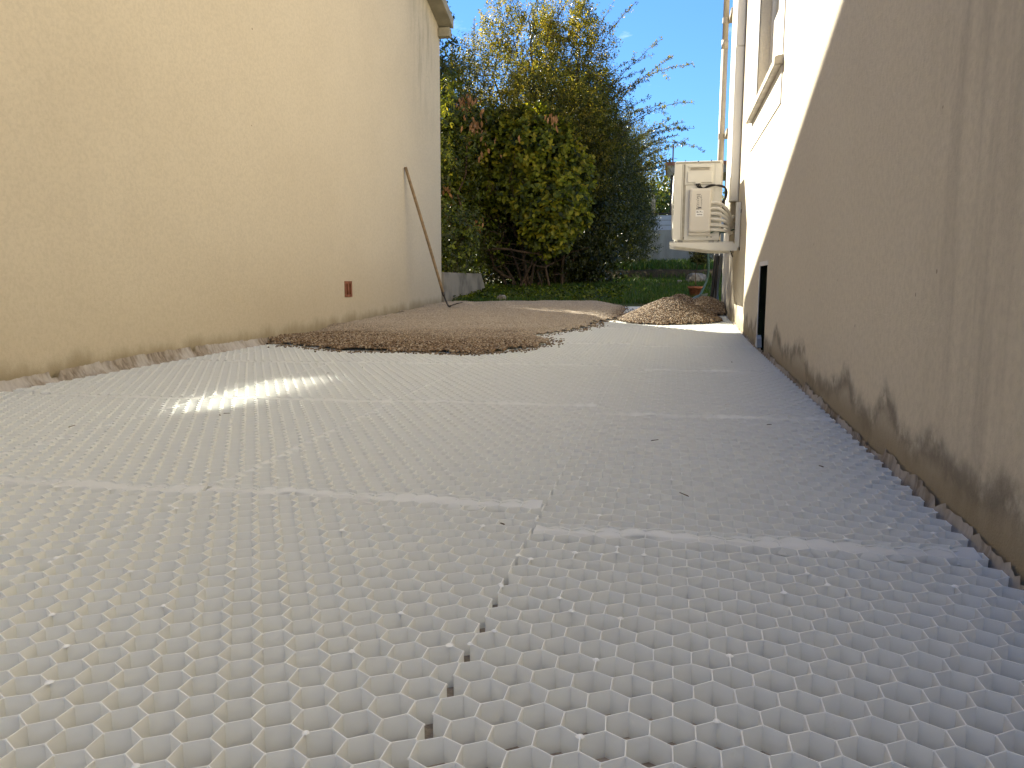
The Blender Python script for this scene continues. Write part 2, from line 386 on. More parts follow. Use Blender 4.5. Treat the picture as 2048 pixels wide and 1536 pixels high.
    F = [(j*(m+1)+i, j*(m+1)+i+1, (j+1)*(m+1)+i+1, (j+1)*(m+1)+i) for j in range(len(xx)-1) for i in range(m)]
    ms = npmesh('side_flap', V, F, smooth=True); ms.materials.append(M_film)
    return me, mu, mf, ms
variants = {}
def place_mat(x, y0, ncol, nrow, odd0, label, v=0):
    k = (ncol, nrow, odd0, v)
    if k not in variants: variants[k] = mat_mesh('cell_grid', ncol, nrow, odd0, hash(k) % 1000)
    me, mu, mf, ms = variants[k]
    cx = x + ncol * W / 2; y1 = y0 + nrow * ROW
    za, zb = matz(x, y0), matz(x, y1); sy = (zb - za) / (y1 - y0)
    t = empty('gravel_mat', (x, y0, za - HT - .001), label, 'gravel mat', 'white honeycomb gravel mats laid over the alley')
    t.rotation_euler = (math.atan(sy), -math.atan(.01119), random.uniform(-.002, .002))
    for nm, m in (('cell_grid', me), ('underlay', mu), ('joint_flap', mf), ('side_flap', ms)):
        if nm == 'side_flap' and (x > -.5 or ncol < 5 or y0 < .5): continue
        if nm == 'joint_flap' and (y0 < .5 or ncol < 5): continue
        o = bpy.data.objects.new(nm, m); col.objects.link(o); o.parent = t
ORD = ['nearest to the camera', 'second from the camera', 'third from the camera', 'fourth from the camera', 'fifth from the camera', 'sixth from the camera', 'seventh from the camera', 'farthest, by the grass']
for k in range(8):
    y0 = .1742 + 1.179 * k
    n = NR + 0 if k < 7 else 9
    ex_ = ', in sunlight' if k == 5 else (', under the heap' if k == 6 else '')
    place_mat(-.2315, y0, 16, n, 0, f'white honeycomb mat along the right-hand house wall, {ORD[k]}{ex_}', k % 2)
    y1 = .3224 + 1.179 * k
    place_mat(-.9775 + .0005 * (k % 3), y1, 16, n - (3 if k == 7 else 0), 0, f'white honeycomb mat in the second row from the right-hand wall, {ORD[k]}', k % 2)
for k in range(5):
    place_mat(-1.7235, .3024 + 1.179 * k, 16, NR, 0, f'white honeycomb mat in the third row from the right-hand wall, {ORD[k]}', (k + 1) % 2)
    place_mat(-2.4695, .2624 + 1.179 * k, 16, NR, 0, f'white honeycomb mat in the fourth row from the right-hand wall, {ORD[k]}', k % 2)
    if k: place_mat(-2.6495, .30 + 1.179 * k, 3, NR, 1, f'narrow cut honeycomb strip mat along the left-hand wall, {["", "second", "third", "fourth", "fifth"][k]} row of mats', 0)
# ------------------------------------------------------------ geotextile flaps turned up against both walls
def flap(name, label, X, y0, y1, hfun, lean):
    V = []; n = int((y1 - y0) / .012); z = 0; r_ = random.Random(3)
    fold = 0
    for i in range(n + 1):
        y = y0 + (y1 - y0) * i / n; zz = matz(X, y)
        fold = fold * .6 + r_.gauss(0, .0022); h = hfun(y) + fold * 1.2
        for k in range(5):
            f = k / 4; V.append((X + lean * (1 - f) ** 1.5 + math.sin(y * 70 + k) * .0022 * (1 if lean > 0 else -1) + fold * .8, y + fold * .3 * f, zz - .033 + (h + .033) * f))
    F = [(i*5+k, (i+1)*5+k, (i+1)*5+k+1, i*5+k+1) for i in range(n) for k in range(4)]
    tag(link(name, npmesh(name, V, F, smooth=True), M_flap), label, 'geotextile edge')
def hl(y): return .043 + .012 * math.sin(y * 2.1) + (-.03 if 2.93 < y < 2.99 or 3.98 < y < 4.01 else 0)
flap('geotextile_flap', 'crumpled brownish geotextile edge turned up against the foot of the left wall', -2.69, 1.0, 4.85, hl, .06)
def hr(y):
    w = (y * .85 + .3) % 1.0; return .004 + .020 * w ** 1.5 * (1 if y < 4.5 else .6)
flap('geotextile_flap', 'thin translucent geotextile edge sticking up along the foot of the right wall', .523, .6, 7.6, hr, -.012)
# ------------------------------------------------------------ right-hand house
XR = .53; RY0, RY1, RZ = -4.0, 8.45, 5.9
def facade(bm, X, sgn, ys_, zs_, holes, depth):
    """quads on plane X, holes = (y0,y1,z0,z1); reveals go to X+sgn*depth"""
    for y0, y1 in zip(ys_, ys_[1:]):
        for z0, z1 in zip(zs_, zs_[1:]):
            if any(h[0] <= y0 and y1 <= h[1] and h[2] <= z0 and z1 <= h[3] for h in holes): continue
            bm.faces.new([bm.verts.new(v) for v in ((X, y0, z0), (X, y0, z1), (X, y1, z1), (X, y1, z0))])
    for (y0, y1, z0, z1) in holes:
        D = X + sgn * depth
        for a, b in (((y0, z0), (y1, z0)), ((y1, z0), (y1, z1)), ((y1, z1), (y0, z1)), ((y0, z1), (y0, z0))):
            bm.faces.new([bm.verts.new(v) for v in ((X, *a), (X, *b), (D, *b), (D, *a))])
WIN = (4.56, 5.62, 1.57, 2.95); NICHE = (4.575, 4.93, -.1, .545)
hr_ = empty('house', (4, 2, 0), 'beige rendered house on the right with a white-framed window and an air conditioner', 'house')
bm = bmesh.new()
facade(bm, XR, 1, [RY0, 4.56, 4.575, 4.93, 5.62, RY1], [-.4, -.1, .545, 1.57, 2.95, RZ], [(4.56, 5.62, 1.57, 2.95), (4.575, 4.93, -.1, .545)], .17)
bmesh.ops.remove_doubles(bm, verts=bm.verts, dist=1e-5)
obj('alley_wall', bm, M_right, hr_)
bm = bmesh.new()
for q in (((XR, RY1, -.4), (9, RY1, -.4), (9, RY1, RZ), (XR, RY1, RZ)), ((XR, RY0, -.4), (9, RY0, -.4), (9, RY0, RZ), (XR, RY0, RZ)), ((9, RY0, -.4), (9, RY1, -.4), (9, RY1, RZ), (9, RY0, RZ))):
    bm.faces.new([bm.verts.new(v) for v in q])
obj('outer_wall', bm, M_right, hr_)
bm = bmesh.new(); box(bm, XR - .35, 9.4, RY0 - .4, RY1 + .2, RZ, RZ + .16); obj('roof', bm, M_tile, hr_)
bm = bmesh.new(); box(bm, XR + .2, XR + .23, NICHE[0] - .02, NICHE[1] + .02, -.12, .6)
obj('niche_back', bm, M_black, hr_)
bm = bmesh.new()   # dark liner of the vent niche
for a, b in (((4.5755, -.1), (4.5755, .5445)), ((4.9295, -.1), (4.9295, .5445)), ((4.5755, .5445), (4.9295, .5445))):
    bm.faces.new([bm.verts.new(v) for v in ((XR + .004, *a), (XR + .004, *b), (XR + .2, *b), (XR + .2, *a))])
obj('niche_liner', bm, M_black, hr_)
bm = bmesh.new()
box(bm, XR - .003, XR + .02, 4.93, 4.955, .02, .57); box(bm, XR - .003, XR + .02, 4.56, 4.9295, .5455, .57)
obj('niche_frame', bm, M_trim, hr_)
bm = bmesh.new(); x0 = XR - .006; x1 = XR + .0   # painted surround, butted pieces
for y0, y1, z0, z1 in ((4.33, 4.56, 1.365, 3.1), (5.62, 5.89, 1.365, 3.1), (4.56, 5.62, 1.365, 1.548), (4.56, 5.62, 2.95, 3.1)):
    box(bm, x0, x1 + .004, y0, y1, z0, z1)
sur = obj('window_surround', bm, M_trim, hr_)
bm = bmesh.new()
pts = [(XR - .045, 1.548), (XR + .1, 1.565), (XR + .1, 1.60), (XR - .02, 1.60), (XR - .045, 1.592)]
prism(bm, pts, lambda u, v: (u, 4.31, v), lambda u, v: (u, 5.85, v)); bmesh.ops.bevel(bm, geom=bm.edges[:], offset=.004, segments=2, affect='EDGES')
obj('window_sill', bm, M_sill, hr_)
wf = bmesh.new()
for y0, y1, z0, z1 in ((4.562, 4.60, 1.602, 2.948), (5.58, 5.618, 1.602, 2.948), (4.60, 5.58, 1.602, 1.66), (4.60, 5.58, 2.89, 2.948)):
    box(wf, XR + .070, XR + .12, y0, y1, z0, z1)
fr = obj('window', wf, M_acpanel, hr_)
bm = bmesh.new(); box(bm, XR + .082, XR + .088, 4.60, 5.58, 2.13, 2.40); obj('pane', bm, M_mirror, fr)  # pane cut down to a slit that shapes the sun streak it reflects
bm = bmesh.new(); box(bm, XR + .080, XR + .10, 4.60, 5.58, 1.66, 2.129); obj('streak_mask_panel', bm, M_acpanel, fr)  # solid panel added to mask the window below the reflecting slit
for i in range(11): bm = bmesh.new(); box(bm, XR + .052, XR + .064, 4.565, 5.615, 2.402 + .046 * i, 2.446 + .046 * i, .002); obj('streak_mask_slat', bm, M_acpanel, fr)  # slats added above the slit to narrow the reflected sun streak
bm = bmesh.new(); box(bm, XR + .4, XR + .42, 4.3, 5.9, 1.3, 3.1); obj('blind', bm, M_acpanel, hr_)
# wall trunking
tr = empty('pipe_trunking', (XR, 6.8, 1.1), 'white square plastic trunking running up the right wall above the air conditioner', 'trunking')
bm = bmesh.new(); box(bm, .462, .527, 6.74, 6.86, 2.325, RZ - .01, .006); obj('cover', bm, M_white, tr)
bm = bmesh.new(); box(bm, .459, .527, 6.737, 6.863, 1.105, 2.32, .006); obj('cover', bm, M_white, tr)
# downpipe
dp = empty('downpipe', (.485, 8.78, .2), 'round beige rain pipe standing off the far corner of the right-hand house', 'rain pipe')
bm = bmesh.new(); tube(bm, [(.485, 8.78, .15), (.485, 8.78, 2.9)], .033, 14); tube(bm, [(.485, 8.78, 2.9), (.485, 8.78, 5.5)], .031, 14); obj('pipe', bm, M_down, dp, True)
bm = bmesh.new(); tube(bm, [(.485, 8.78, 2.86), (.485, 8.78, 2.95)], .036, 14); obj('collar', bm, M_down, dp, True)
for z in (1.95, 3.12):
    bm = bmesh.new(); box(bm, .515, .56, 8.45, 8.79, z, z + .05); tube(bm, [(.485, 8.78, z - .003), (.485, 8.78, z + .053)], .036, 14); obj('bracket', bm, M_down, dp)
# ------------------------------------------------------------ left-hand house (gable wall)
XL = -2.72; LY1 = 9.1
hl_ = empty('house', (-6, 3, 0), 'cream rendered gable house on the left, its blank wall facing the alley', 'house')
bm = bmesh.new()
def verge(y): return 3.442 + .35 * (9.1 - y) if y > 6.03 else 4.516 - .03 * (6.03 - y)
prof = [(-4, -.4), (LY1, -.4), (LY1, verge(LY1) - .10), (6.03, verge(6.03) - .10), (-4, verge(-4) - .10)]
VENT = (6.225, 6.375, .305, .44)
# front face as strips around the vent brick hole
def quad(vs): bm.faces.new([bm.verts.new(v) for v in vs])
X = XL
quad([(X, -4, -.4), (X, VENT[0], -.4), (X, VENT[0], verge(6.03) - .10 - .35 * (VENT[0] - 6.03)), (X, 6.03, verge(6.03) - .1), (X, -4, verge(-4) - .1)])
quad([(X, VENT[0], -.4), (X, VENT[1], -.4), (X, VENT[1], VENT[2]), (X, VENT[0], VENT[2])])
quad([(X, VENT[0], VENT[3]), (X, VENT[1], VENT[3]), (X, VENT[1], verge(VENT[1]) - .1), (X, VENT[0], verge(VENT[0]) - .1)])
quad([(X, VENT[1], -.4), (X, LY1, -.4), (X, LY1, verge(LY1) - .1), (X, VENT[1], verge(VENT[1]) - .1)])
bm.faces.new([bm.verts.new((-12, y, z)) for y, z in prof])
quad([(X, LY1, -.4), (-12, LY1, -.4), (-12, LY1, verge(LY1) - .1), (X, LY1, verge(LY1) - .1)])
quad([(X, -4, -.4), (-12, -4, -.4), (-12, -4, verge(-4) - .1), (X, -4, verge(-4) - .1)])
obj('gable_wall', bm, M_left, hl_)
bm = bmesh.new()   # roof slab
for (ya, yb) in ((9.105, 6.03), (6.03, -4.3)):
    za, zb = verge(ya), verge(yb)
    a = [(-12.3, ya, za), (-2.575, ya, za), (-2.575, yb, zb), (-12.3, yb, zb)]
    A = [bm.verts.new((x, y, z - .1 + .002)) for x, y, z in a]; B = [bm.verts.new((x, y, z - .05)) for x, y, z in a]
    bm.faces.new(A[::-1]); bm.faces.new(B)
    for i in range(4): bm.faces.new((A[i], A[(i+1) % 4], B[(i+1) % 4], B[i]))
rf = obj('roof', bm, M_fascia, hl_)
for (ya, yb) in ((9.105, 6.03), (6.03, -4.3)):   # rows of clay tiles, set in from the verge
    for i in range(30):
        x = -2.83 - .32 * i; bm = bmesh.new(); tube(bm, [(x - .1, ya, verge(ya) - .045), (x - .1, yb, verge(yb) - .045)], .085, 8); obj('tile_row', bm, M_tile, rf)
for (ya, yb) in ((9.1, 6.03), (6.03, -4.3)):
    bm = bmesh.new(); pts = [(ya, verge(ya) - .105), (yb, verge(yb) - .105), (yb, verge(yb)), (ya, verge(ya))]
    prism(bm, pts, lambda u, v: (-2.574, u, v), lambda u, v: (-2.55, u, v)); obj('verge_board', bm, M_fascia, hl_)
bm = bmesh.new(); box(bm, -12.2, -2.80, 9.11, 9.20, 3.30, 3.40, .01); obj('gutter', bm, M_fascia, hl_)
bm = bmesh.new(); box(bm, -2.715, -2.58, 9.02, 9.12, 3.235, 3.335, .006); obj('purlin_end', bm, M_fascia, hl_)
# vent brick with two slots
bm = bmesh.new(); y0, y1, z0, z1 = VENT; xa, xb = XL - .06, XL + .006; m = (y0 + y1) / 2
for a, b, c, d in ((y0, y0 + .028, z0, z1), (y1 - .028, y1, z0, z1), (m - .012, m + .012, z0 + .02, z1 - .02), (y0 + .028, y1 - .028, z0, z0 + .02), (y0 + .028, y1 - .028, z1 - .02, z1)):
    box(bm, xa, xb, a, b, c, d)
box(bm, xa - .01, xa, y0, y1, z0, z1)
obj('vent_brick', bm, M_terra, hl_)
# ------------------------------------------------------------ low concrete wall beyond the left house
bm = bmesh.new()
pts = [(9.105, -.1), (11.6, -.1), (11.35, .30), (11.05, .545), (9.105, .545)]
prism(bm, pts, lambda u, v: (-2.86, u, v), lambda u, v: (-2.70, u, v)); bmesh.ops.bevel(bm, geom=bm.edges[:], offset=.012, segments=2, affect='EDGES')
tag(obj('garden_wall', bm, M_conc), 'low rough concrete wall stub between the left house corner and the shrub', 'garden wall')
# ------------------------------------------------------------ hoe leaning on the wall
ho = empty('hoe', (-2.3, 7.9, .15), 'long wooden-handled hoe leaning on the left wall with its blade on the gravel', 'hoe')
top = onX(811, 333, -2.703); bot = Vector((-2.31, 7.93, .17)); ft = bot + (top - bot) * .09
bm = bmesh.new(); pp = [ft + (top - ft) * (i / 10) + Vector((0, 0, .008 * math.sin(i * .4))) for i in range(11)]; tube(bm, pp, [.0145] * 3 + [.0155] * 8, 10); obj('handle', bm, M_wood, ho, True)
bm = bmesh.new(); tube(bm, smoothpath([ft + (top - ft) * .02, ft, bot + Vector((.01, 0, .015)), bot + Vector((.05, -.03, .012))], 4), [.017] * 5 + [.009] * 8, 8); obj('neck', bm, M_steel, ho, True)
bm = bmesh.new(); prism(bm, [(0, -.05), (.13, -.075), (.15, .06), (.02, .05)], lambda u, v: (bot.x + .02 + u * .9, bot.y + v, bot.z + .004 + u * .28), lambda u, v: (bot.x + .02 + u * .9, bot.y + v, bot.z + .009 + u * .28)); obj('blade', bm, M_steel, ho)
# ------------------------------------------------------------ air conditioner on bracket
YA = 6.47
def A(px, py, dy=0.0): v = atY(px, py, YA); return Vector((v.x, YA + dy, v.z))
ax0, ax1 = A(1350, 400).x, A(1442, 400).x - .004; az0, az1 = A(1390, 482).z, A(1395, 322).z
ac = empty('air_conditioner', (.19, YA + .4, az0), 'beige outdoor air conditioning unit on a wall bracket, seen from its pipe side', 'air conditioner')
bm = bmesh.new(); box(bm, ax0 + .004, ax1, YA, YA + .87, az0, az1 - .014, .012, seg=2); obj('casing', bm, M_ac, ac, False)
bm = bmesh.new(); box(bm, ax0 - .001, ax1 + .005, YA - .006, YA + .876, az1 - .026, az1, .008, seg=2); obj('lid', bm, M_ac, ac)
def abox(name, p0, p1, d0, d1, mat, bev=.004, parent=ac, kind=None):
    a, b = A(*p0), A(*p1); bm = bmesh.new(); box(bm, min(a.x, b.x), max(a.x, b.x), YA - d1, YA - d0, min(a.z, b.z), max(a.z, b.z), bev, seg=2); return obj(name, bm, mat, parent)
abox('corner_panel', (1350, 325), (1360, 480), -.002, .004, M_ac, .003)
abox('side_panel', (1362, 325), (1438, 480), -.002, .0025, M_ac, .002)
abox('end_rib', (1431, 328), (1438, 478), .002, .006, M_ac, .003)
rec = abox('electrical_surround', (1371, 328), (1427, 369), .002, .007, M_ac, .005)
abox('handle_recess', (1379, 334.5), (1422, 342), .006, .0085, M_acdark, .001).active_material = M_acpanel
abox('handle_lip', (1377, 332), (1423, 334.5), .006, .016, M_ac, .002)
abox('handle_slot', (1381, 335.5), (1419, 340), .008, .009, M_slot, .0002)
for x in (1360.6, 1367.5): abox('panel_seam', (x, 326), (x + .45, 480), .0005, .0032, M_slot, 0)
abox('panel_seam', (1352, 325.2), (1440, 325.7), .0005, .0066, M_slot, 0)
abox('surround_edge', (1371, 369), (1427, 369.8), .0005, .0034, M_slot, 0); abox('surround_edge', (1370.2, 328), (1370.9, 369.8), .0005, .0034, M_slot, 0)
abox('terminal_cover', (1375.5, 344), (1424, 365), .006, .020, M_ac, .005)
abox('cable_entry', (1391, 365), (1402, 368.5), .006, .022, M_ac, .003)
vc = abox('valve_cover', (1379.5, 378), (1420, 465), .002, .055, M_acpanel, .018)
abox('valve_shelf', (1376, 465), (1420, 471), .002, .03, M_acpanel, .006)
stk = abox('sticker', (1391, 422), (1406, 434), .0555, .0562, M_ply, 0, vc)
for q in ((1393, 424, 1396.5, 426.2), (1398.5, 423.6, 1400.5, 426), (1402, 424.4, 1404.5, 426), (1393, 429, 1404, 431)):
    pass
bm = bmesh.new()
def ink(px, py, w, h, y=.0566):
    a = A(px, py); b = A(px + w, py + h); box(bm, a.x, b.x, YA - y, YA - y + .0008, b.z, a.z)
r_ = random.Random(5)
for q in ((1392.6, 424.2, 3, 2), (1396.4, 424.8, 1.6, 1.4), (1399.2, 423.4, 1.8, 2.4), (1402.2, 424.4, 1, 1.6), (1403.8, 424.8, 1, 1.2)): ink(*q)
for i in range(6): ink(1393.5 + i * 1.8, 429.2 + .4 * (i % 2), 1.4, 1.6)
# installation diagram printed on the cover
for i in range(11): ink(1392.5 + r_.random() * 1.5, 393 + i * 2.4, 1 + r_.random() * 1.6, .9)
for i in range(13): ink(1401.4 + r_.random() * .8, 392 + i * 2.1, .8 + r_.random(), .8)
for i in range(9): ink(1394 + i * .75, 396 - 3.2 * math.sin(i * .38), .9, .9)
for i in range(6): ink(1396.2, 398 + i * 4, .7, 2.2)
ink(1396, 415.5, 6, 2.6); ink(1392, 418, 2.5, 1.6); ink(1393, 389.8, 8, .8)
obj('printed_diagram', bm, M_ink, vc)
for q in ((1367, 476), (1414, 474), (1422, 474), (1420, 466)):
    a = A(*q); bm = bmesh.new(); tube(bm, [(a.x, YA - .001, a.z), (a.x, YA - .006, a.z)], .0048, 8); obj('screw', bm, M_acdark, ac)
for q in ((1371, 321.7), (1397, 323), (1423, 321)):
    a = A(*q); bm = bmesh.new(); tube(bm, [(a.x, YA - .005, a.z), (a.x, YA - .009, a.z)], .0045, 8); obj('screw', bm, M_acdark, ac)
# fan grille on the alley side
bm = bmesh.new(); cy, cz, xf = YA + .36, (az0 + az1) / 2 - .01, ax0 - .001
for r in np.arange(.04, .27, .018): tube(bm, [(xf - .014 - .01 * (1 - r / .27), cy + r * math.cos(t), cz + r * math.sin(t)) for t in np.linspace(0, 2 * math.pi, 25)], .0016, 4, False)
for t in np.linspace(0, 2 * math.pi, 9)[:-1]: tube(bm, [(xf - .02, cy, cz), (xf - .008, cy + .27 * math.cos(t), cz + .27 * math.sin(t))], .003, 5)
obj('fan_grille', bm, M_ac, ac)
bm = bmesh.new(); tube(bm, [(xf + .003, cy, cz), (xf - .004, cy, cz)], .262, 28); obj('fan_opening', bm, M_acdark, ac)
# bracket: horizontal arms, wall rails
br = empty('wall_bracket', (.5, YA + .1, az0), 'off-white metal wall bracket carrying the air conditioner', 'bracket')
def arm(y):
    bm = bmesh.new(); p = [A(1338.5, 485.5), A(1464, 485), A(1475, 490), A(1473, 501.5), A(1424, 501.5), A(1339.5, 492)]
    pts = [(v.x, v.z) for v in p]
    prism(bm, pts, lambda u, v: (u, y, v), lambda u, v: (u, y + .004, v))
    a, b = A(1338.5, 485), A(1466, 484); z = min(az0 - .004, (a.z + b.z) / 2 + .004)
    box(bm, a.x + .004, b.x, y + .0, y + .042, z - .003, z); obj('arm', bm, M_ac, br)
    bm = bmesh.new(); v = A(1462, 490); box(bm, .488, .524, y - .001, y + .034, v.z - .02, A(1462, 405).z, .002); obj('upright', bm, M_ac, br)
    for pz in (498, 423): bm = bmesh.new(); z = A(1470, pz).z; box(bm, .5245, .529, y - .004, y + .04, z - .012, z + .014); obj('bolt_pad', bm, M_cable, br)
arm(YA - .04); arm(YA + .62)
bm = bmesh.new(); z = A(1400, 484).z
for x in (ax0 + .05, ax1 - .06):
    for y in (YA - .02, YA + .63): bm = bmesh.new(); box(bm, x - .02, x + .02, y, y + .03, az0 - .022 - .0, az0); obj('rubber_foot', bm, M_cable, br)
# insulated pipes from the valve cover to the trunking
pp = [(406.5, 1463, 434, 0, 0), (417.5, 1463, 446, 0, 0), (428, 1461, 452, 0, 0), (438.5, 1459, 455, 0, 0), (450, 1460, 460, 0, 0), (459.5, 1464, 464, 0, 0)]
for i, (y0, xm, ym, xe, ye) in enumerate(pp):
    a = A(1419.5, y0); b = A(1437, y0 + (.5 if i < 3 else 1)); c = A(1452, y0 + (ym - y0) * .38); d = A(xm, ym); 
    pts = [a + Vector((0, -.03 + i * .001, 0)), b + Vector((0, -.034, 0)), c + Vector((0, .0, 0)), d + Vector((0, .08 + .02 * (i % 2), 0)), Vector((.46, YA + .16 + .03 * (i % 3), d.z - .03 * (1 if i < 4 else 0)))]
    pts.append(Vector((.495, YA + .30, d.z + .03)))
    bm = bmesh.new(); tube(bm, smoothpath(pts, 6), .0128, 10); o = obj('insulated_pipe', bm, M_pipe, ac, True)
# black cables
for i in range(3):
    o = i * .007
    path = [(1393 + i * 3, 368), (1395 + i * 3, 374), (1403 + i * 2, 377.5), (1414, 375.5 - i), (1424, 372.5 - i), (1437, 371 + i * .8), (1449, 374 + i * 1.2), (1454 - i, 384), (1452 - i, 396), (1448 - i * 1.6, 408)]
    pts = [A(*q) + Vector((0, -.022 - o if k < 5 else (-.03 + (k - 5) * .012), 0)) for k, q in enumerate(path)]
    pts.append(Vector((.44, YA + .2, pts[-1].z - .1)))
    bm = bmesh.new(); tube(bm, smoothpath(pts, 5), .0055, 6); obj('cable', bm, M_cable, ac, True)
bm = bmesh.new(); tube(bm, smoothpath([Vector((.44, YA + .12, A(0, 455).z)), Vector((.40, YA + .1, A(0, 466).z)), A(1436, 474) + Vector((0, .02, 0)), A(1437, 482) + Vector((0, .05, 0))], 5), .011, 8); obj('cable', bm, M_cable, ac, True)
bm = bmesh.new(); tube(bm, smoothpath([A(1421, 466) + Vector((0, -.01, 0)), A(1432, 462) + Vector((0, -.03, 0)), A(1448, 465) + Vector((0, 0, 0)), Vector((.49, YA + .1, A(0, 470).z))], 5), .006, 6); obj('earth_wire', bm, M_hose, ac, True)
bm = bmesh.new(); tube(bm, [A(1461, 500), A(1466, 513) + Vector((0, .05, 0))], .006, 6); obj('cable', bm, M_cable, ac, True)
# vertical conduit tail between the trunking and the bracket
bm = bmesh.new()
for i in range(3): tube(bm, [(.478 + i * .017, 6.80, 1.12), (.478 + i * .017, 6.80, .78)], .011, 8)
obj('pipe_tail', bm, M_down, tr, True)
# ------------------------------------------------------------ gravel
def nz2(x, y, s=1.0):
    return (math.sin(x * 7.1 * s + y * 3.3 * s) + math.sin(x * 3.7 * s - y * 8.9 * s + 1.3) + math.sin(x * 15.3 * s + 4.1 * y * s + .7) * .5 + math.sin(y * 19.1 * s - x * 11 * s) * .5) / 3
def mk_stone():
    t = NT('gravel_stone'); a = t.node('ShaderNodeAttribute', _attribute_name='rnd', _attribute_type='INSTANCER').outputs['Fac']
    p = t.pos(); x, y, z = t.xyz(p)[:3]
    r = t.n.new('ShaderNodeValToRGB'); cr = r.color_ramp; t.L(a, r.inputs[0])
    cs = [(0, (.045, .027, .015)), (.25, (.115, .070, .036)), (.5, (.19, .122, .066)), (.72, (.28, .20, .12)), (.9, (.42, .35, .25)), (1, (.17, .145, .125))]
    cr.elements[0].color = (*cs[0][1], 1); cr.elements[1].color = (*cs[-1][1], 1)
    for q, c in cs[1:-1]: e = cr.elements.new(q); e.color = (*c, 1)
    dry = t.mix(.6, r.outputs[0], (.46, .40, .32))
    d = t.math('ADD', t.math('ADD', y, t.math('MULTIPLY', x, .35)), t.math('MULTIPLY', t.noise(p, 1.3, 3), 1.6))
    xm = t.ramp(x, -.62, -.42, 1, 0)
    c = t.mix(t.math('MULTIPLY', t.ramp(d, 5.0, 6.2, 0, 1), xm), r.outputs[0], dry)
    return t.bsdf(c, .72, t.noise(p, 400, 2), .3, .001, .3)
M_stone = mk_stone()
def mk_bed():
    t = NT('gravel_bed'); p = t.pos(); v = t.node('ShaderNodeTexVoronoi', Vector=p, Scale=110)
    c = t.mix(t.noise(p, 90, 3), (.12, .085, .055), (.22, .165, .11))
    return t.bsdf(c, .9, v.outputs['Distance'], .9, .006, .1)
M_bed = mk_bed()
def stones_gn(name, density, smin, smax, seed):
    ng = bpy.data.node_groups.new(name, 'GeometryNodeTree')
    ng.interface.new_socket('Geometry', in_out='INPUT', socket_type='NodeSocketGeometry'); ng.interface.new_socket('Geometry', in_out='OUTPUT', socket_type='NodeSocketGeometry')
    N = ng.nodes; L = ng.links.new; gi = N.new('NodeGroupInput'); go = N.new('NodeGroupOutput')
    dist = N.new('GeometryNodeDistributePointsOnFaces'); dist.inputs['Density'].default_value = density; dist.inputs['Seed'].default_value = seed
    ico = N.new('GeometryNodeMeshIcoSphere'); ico.inputs['Radius'].default_value = 1; ico.inputs['Subdivisions'].default_value = 1
    sp = N.new('GeometryNodeSetPosition'); nt = N.new('ShaderNodeTexNoise'); nt.inputs['Scale'].default_value = 1.1
    sub = N.new('ShaderNodeVectorMath'); sub.operation = 'SUBTRACT'; sub.inputs[1].default_value = (.5, .5, .5)
    L(nt.outputs['Color'], sub.inputs[0]); L(sub.outputs[0], sp.inputs['Offset']); L(ico.outputs[0], sp.inputs['Geometry'])
    sm = N.new('GeometryNodeSetMaterial'); sm.inputs['Material'].default_value = M_stone; L(sp.outputs[0], sm.inputs[0])
    inst = N.new('GeometryNodeInstanceOnPoints'); L(gi.outputs[0], dist.inputs[0]); L(dist.outputs['Points'], inst.inputs['Points']); L(sm.outputs[0], inst.inputs['Instance'])
    rv = N.new('FunctionNodeRandomValue'); rv.data_type = 'FLOAT_VECTOR'; rv.inputs[0].default_value = (0, 0, 0); rv.inputs[1].default_value = (6.28, 6.28, 6.28); L(rv.outputs[0], inst.inputs['Rotation'])
    sv = N.new('FunctionNodeRandomValue'); sv.data_type = 'FLOAT_VECTOR'; sv.inputs[0].default_value = (smin, smin, smin * .8); sv.inputs[1].default_value = (smax, smax, smax * .8); sv.inputs['Seed'].default_value = 3; L(sv.outputs[0], inst.inputs['Scale'])
    st = N.new('GeometryNodeStoreNamedAttribute'); st.data_type = 'FLOAT'; st.domain = 'INSTANCE'; st.inputs['Name'].default_value = 'rnd'
    rf_ = N.new('FunctionNodeRandomValue'); rf_.data_type = 'FLOAT'; L(rf_.outputs[1], st.inputs['Value']); L(inst.outputs[0], st.inputs[0])
    j = N.new('GeometryNodeJoinGeometry'); L(gi.outputs[0], j.inputs[0]); L(st.outputs[0], j.inputs[0]); L(j.outputs[0], go.inputs[0])
    return ng
POLY = [(-2.695, 4.76), (-2.502, 4.70), (-2.2, 4.50), (-1.873, 4.344), (-1.6, 4.36), (-1.371, 4.341), (-1.2, 4.26), (-1.063, 4.30), (-.93, 4.45), (-.829, 4.641), (-.74, 4.98), (-.80, 5.246), (-.93, 5.5), (-.80, 5.807), (-.66, 6.1), (-.59, 6.35), (-.63, 6.6), (-.50, 6.9), (-.40, 7.3), (-.42, 8.07), (-.52, 8.7), (-.75, 9.28), (-2.695, 9.24)]
def inside(x, y):
    c = False; n = len(POLY)
    for i in range(n):
        x1, y1 = POLY[i]; x2, y2 = POLY[(i+1) % n]
        if (y1 > y) != (y2 > y) and x < (x2 - x1) * (y - y1) / (y2 - y1) + x1: c = not c
    return c
def edist(x, y):
    d = 9
    for i in range(len(POLY) - 2):
        x1, y1 = POLY[i]; x2, y2 = POLY[i+1]; t = max(0, min(1, ((x-x1)*(x2-x1) + (y-y1)*(y2-y1)) / ((x2-x1)**2 + (y2-y1)**2)))
        d = min(d, math.hypot(x - x1 - t*(x2-x1), y - y1 - t*(y2-y1)))
    return d
st_ = .05; V = []; idx = {}; F = []
gx_ = np.arange(-2.70, -.30, st_); gy_ = np.arange(4.15, 9.35, st_)
